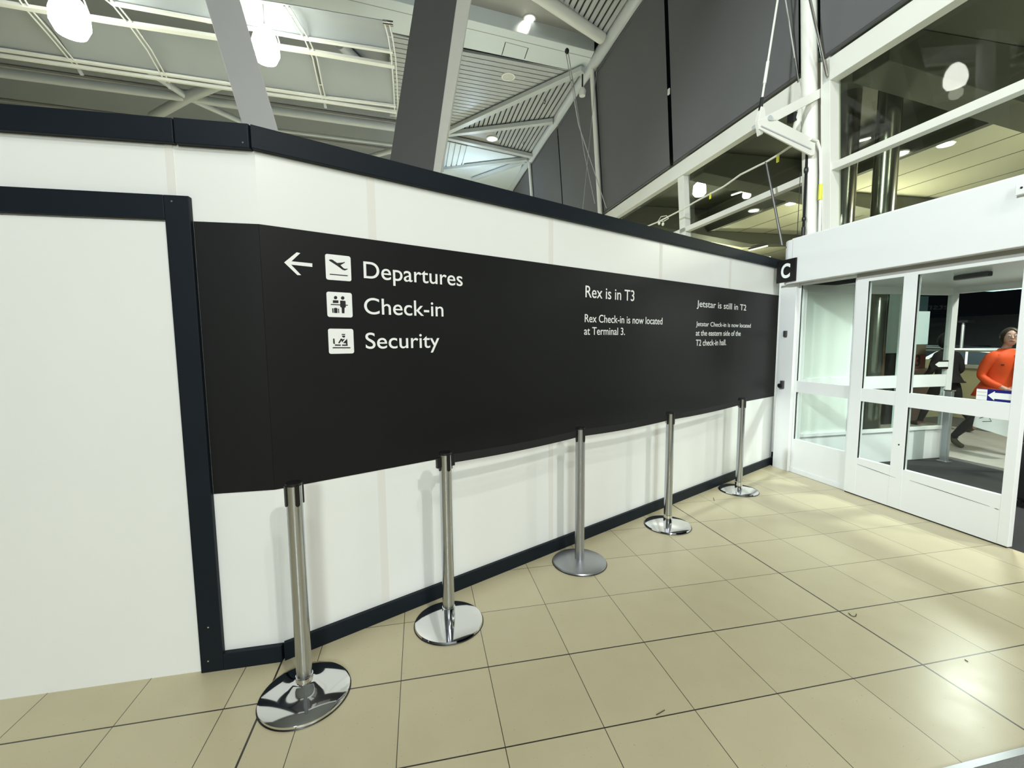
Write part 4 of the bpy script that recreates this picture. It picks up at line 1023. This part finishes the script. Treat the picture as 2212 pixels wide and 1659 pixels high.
# display pillar and panel outside the side wall
YP = 6.6
Q = lambda x, y: onaxis(1840+x*0.13259, 600+y*0.13262, 1, YP)
dp = thing('display_pillar', (Q(1100,1085).x, YP+0.1, -0.05), 'red brown pillar marked 13 with a lit teal screen above', 'display')
a, b = Q(1010,540), Q(1235,1085)
def qbox(x0, y0, x1, y1, m_, nm, par, d0=0.0, d1=0.12):
    p0, p1 = Q(x0, y0), Q(x1, y1)
    return MB().box(min(p0.x,p1.x), max(p0.x,p1.x), YP+d0, YP+d1, min(p0.z,p1.z), max(p0.z,p1.z)).build(nm, m_, par)
qbox(985, 300, 1235, 545, mat('dark_teal', (0.03,0.06,0.07), 0.4, var=0.05), 'dark_head', dp)
qbox(985, 545, 1235, 1085, emis('teal_screen', (0.20,0.36,0.38), 0.75), 'screen', dp)
qbox(950, 1085, 1200, 1250, mat('brown_plate', (0.20,0.16,0.12), 0.5, var=0.1), 'brown_band', dp)
rb = qbox(930, 1250, 1190, 1480, mat('red_plate', (0.20,0.055,0.045), 0.5, var=0.1), 'red_band', dp)
qbox(920, 1480, 1180, 2600, mat('pink_plate', (0.42,0.28,0.26), 0.5, var=0.08), 'base', dp)
p0, p1 = Q(965,1440), Q(1120,1255)
text_on('numerals', '13', lambda u, v: Vector((u, YP-0.002, v)), (0,-1,0), p0.x, p1.x, p0.z, p1.z-p0.z, GLYPH, dp, '1', 0.001, weight=0.02)
tp_ = thing('display_panel', (Q(660,1100).x, YP+0.05, -0.05), 'grey teal panel with dark slanted numerals seen through the lobby side glass', 'display')
qbox(560, 120, 800, 1230, mat('grey_teal', (0.16,0.21,0.20), 0.35, var=0.05), 'panel', tp_, 0.05, 0.12)
qbox(600, 1230, 640, 3000, BLACKP, 'leg', tp_, 0.05, 0.12); qbox(760, 1230, 800, 3000, BLACKP, 'leg', tp_, 0.05, 0.12)
p0, p1 = Q(560,1440), Q(730,1255)
text_on('numerals', '77', lambda u, v: Vector((u+0.25*(v-p0.z), YP+0.045, v)), (0,-1,0), p0.x, p1.x-0.05, p0.z, p1.z-p0.z, GLYPH, tp_, '7', 0.002, weight=0.02)
pl_ = thing('outdoor_screen_wall', (Q(420,1500).x, YP+0.4, -0.05), 'pale low screen wall outside seen through the lobby side glass', 'low wall')
p0, p1 = Q(300,1380), Q(1300,1700)
MB().box(p0.x, 10.9, YP+0.6, YP+0.7, -0.05, p0.z).build('screen_wall', LOWW, pl_)
for i, (x, y, w_, lab) in enumerate(((405,1135,30,'tiny lit lamp outside, left one through the side glass'), (515,1140,36,'tiny lit lamp outside, beside the slanted numerals'), (1440,915,40,'small bright lamp outside beside the outer jamb'))):
    p = Q(x, y); o = thing('street_lamp', (p.x, p.y+0.3, p.z-0.05), lab, 'street lamp')
    MB().ball(p+Vector((0,0.3,0)), 0.022, (1.3,1,0.9)).build('globe', LAMPC, o, smooth=True)
    MB().tube([(p.x, p.y+0.3, -0.05), (p.x, p.y+0.3, p.z-0.02)], 0.012, 8).build('pole', CABLE, o)

# ------------------------------------------------------------------ people outside the doors
def skin(name, chains, m_, parent, root, sub=2):
    """one continuous surface grown on a skeleton; chains: lists of (point, radius) that share points"""
    vs = []; rs = []; idx = {}; es = set()
    def vid(p, r):
        k = tuple(round(c, 4) for c in p)
        if k not in idx:
            idx[k] = len(vs); vs.append(Vector(p)); rs.append(r)
        return idx[k]
    for ch in chains:
        ids = [vid(p, r) for p, r in ch]
        for a, b in zip(ids[:-1], ids[1:]): es.add((a, b))
    org = ORG[parent.name]
    me = bpy.data.meshes.new(name); me.from_pydata([v-org for v in vs], list(es), []); me.update()
    o = bpy.data.objects.new(name, me); COL.objects.link(o)
    o.modifiers.new('skin', 'SKIN')
    rk = idx[tuple(round(c, 4) for c in root)]
    for i, sv in enumerate(me.skin_vertices[0].data):
        r = rs[i]; sv.radius = r if isinstance(r, tuple) else (r, r); sv.use_root = (i == rk)
    ss = o.modifiers.new('sub', 'SUBSURF'); ss.levels = sub; ss.render_levels = sub
    dg = bpy.context.evaluated_depsgraph_get(); m2 = bpy.data.meshes.new_from_object(o.evaluated_get(dg))
    bpy.data.objects.remove(o); m2.name = name; m2.materials.clear(); m2.materials.append(m_)
    for p in m2.polygons: p.use_smooth = True
    q = bpy.data.objects.new(name, m2); COL.objects.link(q); q.parent = parent; ORG[name] = org
    return q
SKIN_ = mat('skin', (0.50, 0.31, 0.24), 0.5, var=0.06, vscale=20)
HAIR = mat('dark_hair', (0.025, 0.017, 0.013), 0.45, var=0.3, vscale=60)
ORANGE = mat('orange_jacket_cloth', (0.80, 0.085, 0.012), 0.7, var=0.12, vscale=9, bump=0.2, bscale=120)
TROU = mat('black_trouser_cloth', (0.014, 0.014, 0.015), 0.8, var=0.2, vscale=30)
DARKTOP = mat('dark_top_cloth', (0.008, 0.007, 0.009), 0.8, var=0.2, vscale=30)
SHOE = mat('olive_shoe', (0.06, 0.055, 0.03), 0.6, var=0.15)
def person(loc, fwd, label, jacket, look=0.0, stride=0.34, mirror=1, orange=True, scale=1.0):
    f = Vector((fwd[0], fwd[1], 0)).normalized(); l = Vector((-f.y, f.x, 0))
    base = Vector((loc[0], loc[1], loc[2]))
    o = thing('person', base, label, 'person')
    def W_(a, b, c): return base+f*a*scale+l*b*scale+Vector((0,0,c*scale))   # forward, left, up
    pel = W_(0,0,0.93)
    spine = [(pel,0.13),(W_(0.01,0,1.05),0.115),(W_(0.03,0,1.22),0.125),(W_(0.04,0,1.35),0.10),(W_(0.045,0,1.44),0.052),(W_(0.055,0,1.50),0.045),(W_(0.075,0,1.56),0.055),(W_(0.08,0,1.63),0.072),(W_(0.075,0,1.70),0.05)]
    chest = spine[3]
    hips = [(pel,0.13)]
    # right leg trails, left leg leads
    rleg = [(pel,0.13),(W_(-0.02,-0.09,0.88),0.10),(W_(-0.09,-0.10,0.70),0.082),(W_(-0.14,-0.10,0.50),0.058),(W_(-0.28,-0.10,0.34),0.056),(W_(-0.42,-0.10,0.16),0.038),(W_(-0.45,-0.10,0.115),0.036),(W_(-0.36,-0.105,0.045),0.035),(W_(-0.29,-0.11,0.028),0.024)]
    lleg = [(pel,0.13),(W_(0.03,0.09,0.88),0.10),(W_(0.12,0.10,0.68),0.082),(W_(0.20,0.10,0.48),0.058),(W_(0.26,0.10,0.30),0.056),(W_(0.33,0.10,0.10),0.038),(W_(0.33,0.10,0.06),0.036),(W_(0.43,0.10,0.038),0.033),(W_(0.50,0.10,0.030),0.024)]
    rarm = [chest,(W_(0.03,-0.17,1.37),0.062),(W_(-0.02,-0.22,1.22),0.05),(W_(-0.04,-0.245,1.09),0.042),(W_(0.08,-0.24,1.00),0.038),(W_(0.19,-0.20,0.95),0.028),(W_(0.24,-0.19,0.93),(0.02,0.036)),(W_(0.27,-0.185,0.915),(0.016,0.034))]
    larm = [chest,(W_(0.03,0.17,1.37),0.062),(W_(0.05,0.22,1.22),0.05),(W_(0.07,0.245,1.08),0.042),(W_(0.17,0.23,0.97),0.038),(W_(0.25,0.20,0.90),0.028),(W_(0.28,0.19,0.87),(0.02,0.036)),(W_(0.30,0.185,0.845),(0.016,0.034))]
    chains = [spine, rleg, lleg, rarm, larm]
    # fingers and thumbs
    for (pt, sd, zz) in ((rarm[-1][0], -1, -0.01), (larm[-1][0], 1, -0.02)):
        r0 = (0.016, 0.034)
        for k in range(4):
            u = (k-1.5)*0.018; ln = (0.030,0.036,0.034,0.026)[k]
            p1 = pt+f*0.03+Vector((0,0,u*0.8))-l*sd*0.004; p2 = p1+f*ln*0.5-l*sd*0.018+Vector((0,0,zz)); p3 = p2-f*0.008-l*sd*0.018+Vector((0,0,zz))
            chains.append([(pt, r0), (p1, 0.0095), (p2, 0.0088), (p3, 0.0078)])
        p1 = pt-f*0.025+Vector((0,0,0.035))-l*sd*0.01
        chains.append([(pt, r0), (p1, 0.011), (p1+f*0.03+Vector((0,0,0.012))-l*sd*0.012, 0.009)])
    body = skin('body', chains, SKIN_, o, pel)
    # face
    hd = W_(0.085,0,1.63); fa = (f*math.cos(look)+l*math.sin(look)); fl_ = Vector((-fa.y, fa.x, 0))
    mb = MB(); mb.ball(hd-fa*0.004, 0.084, (1,1,1.30), 20, 14); mb.ball(hd+fa*0.022+Vector((0,0,-0.052)), 0.058, (1,1,1.15), 16, 10); mb.build('head', SKIN_, o, smooth=True)
    mb = MB(); mb.tube([hd+fa*0.078+Vector((0,0,0.02)), hd+fa*0.100+Vector((0,0,-0.018)), hd+fa*0.092+Vector((0,0,-0.03))], [0.009,0.014,0.010], 8); mb.build('nose', SKIN_, o, smooth=True)
    for s_ in (-1, 1):
        e = MB().ball(hd+fa*0.075+fl_*0.032*s_+Vector((0,0,0.018)), 0.0125, (1,1,0.8)).build('eye', LETTER, o, smooth=True)
        MB().ball(hd+fa*0.0855+fl_*0.033*s_+Vector((0,0,0.018)), 0.006).build('iris', HAIR, e, smooth=True)
        MB().bar(hd+fa*0.083+fl_*0.016*s_+Vector((0,0,0.043)), hd+fa*0.074+fl_*0.050*s_+Vector((0,0,0.044)), 0.008, 0.006).build('eyebrow', HAIR, o)
        MB().ball(hd+fl_*0.089*s_+Vector((0,0,0.0)), 0.026, (0.7,0.5,1.1)).build('ear', SKIN_, o, smooth=True)
    mb = MB(); mb.tube([hd+fa*0.078+fl_*(-0.026)+Vector((0,0,-0.055)), hd+fa*0.088+Vector((0,0,-0.053)), hd+fa*0.078+fl_*0.026+Vector((0,0,-0.055))], [0.004,0.008,0.004], 8); mb.build('mouth', mat('lips', (0.33,0.10,0.09), 0.5, var=0.05), o, smooth=True)
    # hair: cap plus bun of hair tied back
    mb = MB(); k0 = len(mb.v)
    nu, nv = 24, 10
    for i in range(nv+1):
        ph = PI/2*(1-i/nv*1.25)
        for j in range(nu):
            t = 2*PI*j/nu; d = fa*math.cos(t)+fl_*math.sin(t)
            low = 1.25 if math.cos(t) < 0.45 else max(0.34, 1.25-(math.cos(t)-0.45)*1.75)
            ph2 = PI/2-(PI/2-ph)*low
            mb.v.append(hd+d*0.104*math.cos(ph2)+Vector((0,0,0.130*math.sin(ph2)+0.004))-fa*0.012)
    for i in range(nv):
        for j in range(nu): mb.f.append([i*nu+j, i*nu+(j+1)%nu, (i+1)*nu+(j+1)%nu, (i+1)*nu+j])
    mb.build('hair', HAIR, o, smooth=True)
    if orange: skin('hair_tail', [[(hd-fa*0.08+Vector((0,0,0.02)),0.045),(hd-fa*0.13+Vector((0,0,-0.01)),0.05),(hd-fa*0.16+Vector((0,0,-0.08)),0.035),(hd-fa*0.17+Vector((0,0,-0.14)),0.018)]], HAIR, o, hd-fa*0.08+Vector((0,0,0.02)), 1)
    if not orange:
        mb = MB(); mb.ball(hd-fa*0.02+Vector((0,0,0.0)), 0.118, (1,1,1.25), 20, 12); mb.build('hood', jacket, o, smooth=True)
    # trousers and shoes
    g = lambda ch, n0, n1, k: [(p, (r if not isinstance(r, tuple) else r[0])*k) for p, r in ch[n0:n1]]
    skin('trousers', [[(pel+Vector((0,0,0.08)),0.145),(pel,0.15)], [(pel,0.15)]+g(rleg,1,7,1.18), [(pel,0.15)]+g(lleg,1,7,1.18)], TROU, o, pel, 1)
    for lg in (rleg, lleg):
        a_, b_, c_, d_ = lg[5][0], lg[6][0], lg[7][0], lg[8][0]
        skin('shoe', [[(b_+(a_-b_)*0.4,0.044),(b_,0.045),(c_,0.042),(d_+(d_-c_)*0.2,0.033)]], SHOE, o, b_, 1)
    # upper garment: loft with a flaring hem, sleeves grown separately
    rings = [(0.80 if orange else 0.88, 0.205, 0.235, -0.05), (0.90,0.185,0.22,-0.03),(1.00,0.155,0.19,-0.01),(1.10,0.145,0.175,0.01),(1.22,0.150,0.19,0.03),(1.33,0.150,0.215,0.035),(1.40,0.128,0.192,0.04),(1.445,0.080,0.105,0.045),(1.475,0.068,0.075,0.05)]
    n = 32; mb = MB()
    for (z, ra, rb, off) in rings:
        for j in range(n):
            t = 2*PI*j/n
            fold = 1+0.035*math.sin(5*t+z*9)*(1.0 if z < 1.15 else 0.4)
            mb.v.append(W_(off+ra*math.cos(t)*fold, rb*math.sin(t)*fold, z))
    for i in range(len(rings)-1):
        for j in range(n): mb.f.append([i*n+j, i*n+(j+1)%n, (i+1)*n+(j+1)%n, (i+1)*n+j])
    jk = mb.build('jacket', jacket, o, smooth=True)
    sm = jk.modifiers.new('t', 'SOLIDIFY'); sm.thickness = 0.008
    for arm in (rarm, larm):
        a1 = [(arm[1][0].lerp(arm[0][0], 0.45), 0.080)]+[(p, r if not isinstance(r, tuple) else r[0]) for p, r in arm[1:6]]
        skin('sleeve', [[(p, r*k) for (p, r), k in zip(a1, (1.35,1.42,1.35,1.3,1.35,1.45))]], jacket, jk, a1[0][0], 1)
    if orange:
        mb = MB(); mb.prism([W_(0.185,-0.03,1.42), W_(0.20,-0.05,1.15), W_(0.205,0.0,1.0), W_(0.20,0.05,1.15), W_(0.185,0.03,1.42)], f*0.004); mb.build('dark_shirt', DARKTOP, jk)
        mb = MB(); mb.bar(W_(0.135,-0.178,1.252), W_(0.16,-0.16,1.257), 0.012, 0.012); mb.build('pocket_flap', DARKTOP, jk)
    return o, W_
pc = onaxis(2160, 800, 0, 7.9)
p1, W1 = person((7.9, pc.y, -0.012), (-0.10, -1.0), 'person in orange jacket and black trousers striding past the outer doors', ORANGE, look=-0.75)
# white bag carried in the hand
bgc = W1(0.16, -0.24, 0.0)
bag = thing('paper_bag', Vector((bgc.x, bgc.y, 0.33)), 'white paper bag with dark cords carried low by the person in orange', 'bag')
WB = mat('white_paper', (0.85, 0.86, 0.85), 0.6, var=0.03)
f1 = Vector((-0.10,-1.0,0)).normalized(); r1 = Vector((f1.y, -f1.x, 0))
top = W1(0.255, -0.19, 0.93)
def bp(a, b, c): return Vector((top.x, top.y, 0.0))+f1*(a-0.09)+r1*(b+0.05)+Vector((0,0,c))
mb = MB(); mb.hexa([bp(-0.20,-0.07,0.37), bp(0.22,-0.07,0.30), bp(0.22,0.07,0.30), bp(-0.20,0.07,0.37), bp(-0.17,-0.06,0.66), bp(0.25,-0.06,0.60), bp(0.25,0.06,0.60), bp(-0.17,0.06,0.66)]); mb.build('bag_body', WB, bag, bevel=0.006)
for s_ in (-0.05, 0.05):
    mb = MB(); mb.tube([bp(-0.05,s_,0.64), bp(0.02,s_*0.6,0.80), top+Vector((0,0,-0.02)), bp(0.13,s_*0.6,0.78), bp(0.15,s_,0.61)], 0.004, 6); mb.build('handle', BLACKP, bag, smooth=True)
mb = MB(); mb.tube([bp(-0.12,0.073,0.50), bp(-0.02,0.073,0.55), bp(0.02,0.073,0.48), bp(-0.08,0.073,0.46)], 0.004, 6); mb.build('printed_mark', BLACKP, bag)
pc = onaxis(2050, 790, 0, 9.2)
p2, W2 = person((9.2, pc.y+0.02, -0.012), (0.1, 1.0), 'person in black clothes half hidden behind the outer door jamb', DARKTOP, look=0.3, orange=False, scale=0.97)

# ------------------------------------------------------------------ scraps on the tiles
SCR = mat('dark_scrap', (0.06, 0.05, 0.035), 0.8, var=0.2)
for (px, py, lab, pts) in ((1843, 1330, 'thin curled dark scrap on the tiles right of the crossing joints', ((-10,-6),(-4,0),(2,2),(6,1),(7,-4))), (1541, 1078, 'tiny upright scrap on the tiles near the far stanchion', ((0,-3),(1,0),(2,4))), (1426, 1540, 'short dark thread on the tiles beside a joint', ((-8,4),(0,0),(10,-6))), (2088, 1427, 'tiny dark speck on the tiles below the entrance doors', ((-4,-2),(3,2)))):
    q = [onaxis(px+a, py+b, 2, 0.003) for a, b in pts]
    o = MB().tube(q, 0.0019, 6).build('floor_scrap', SCR, smooth=True); tag(o, lab, 'scrap')
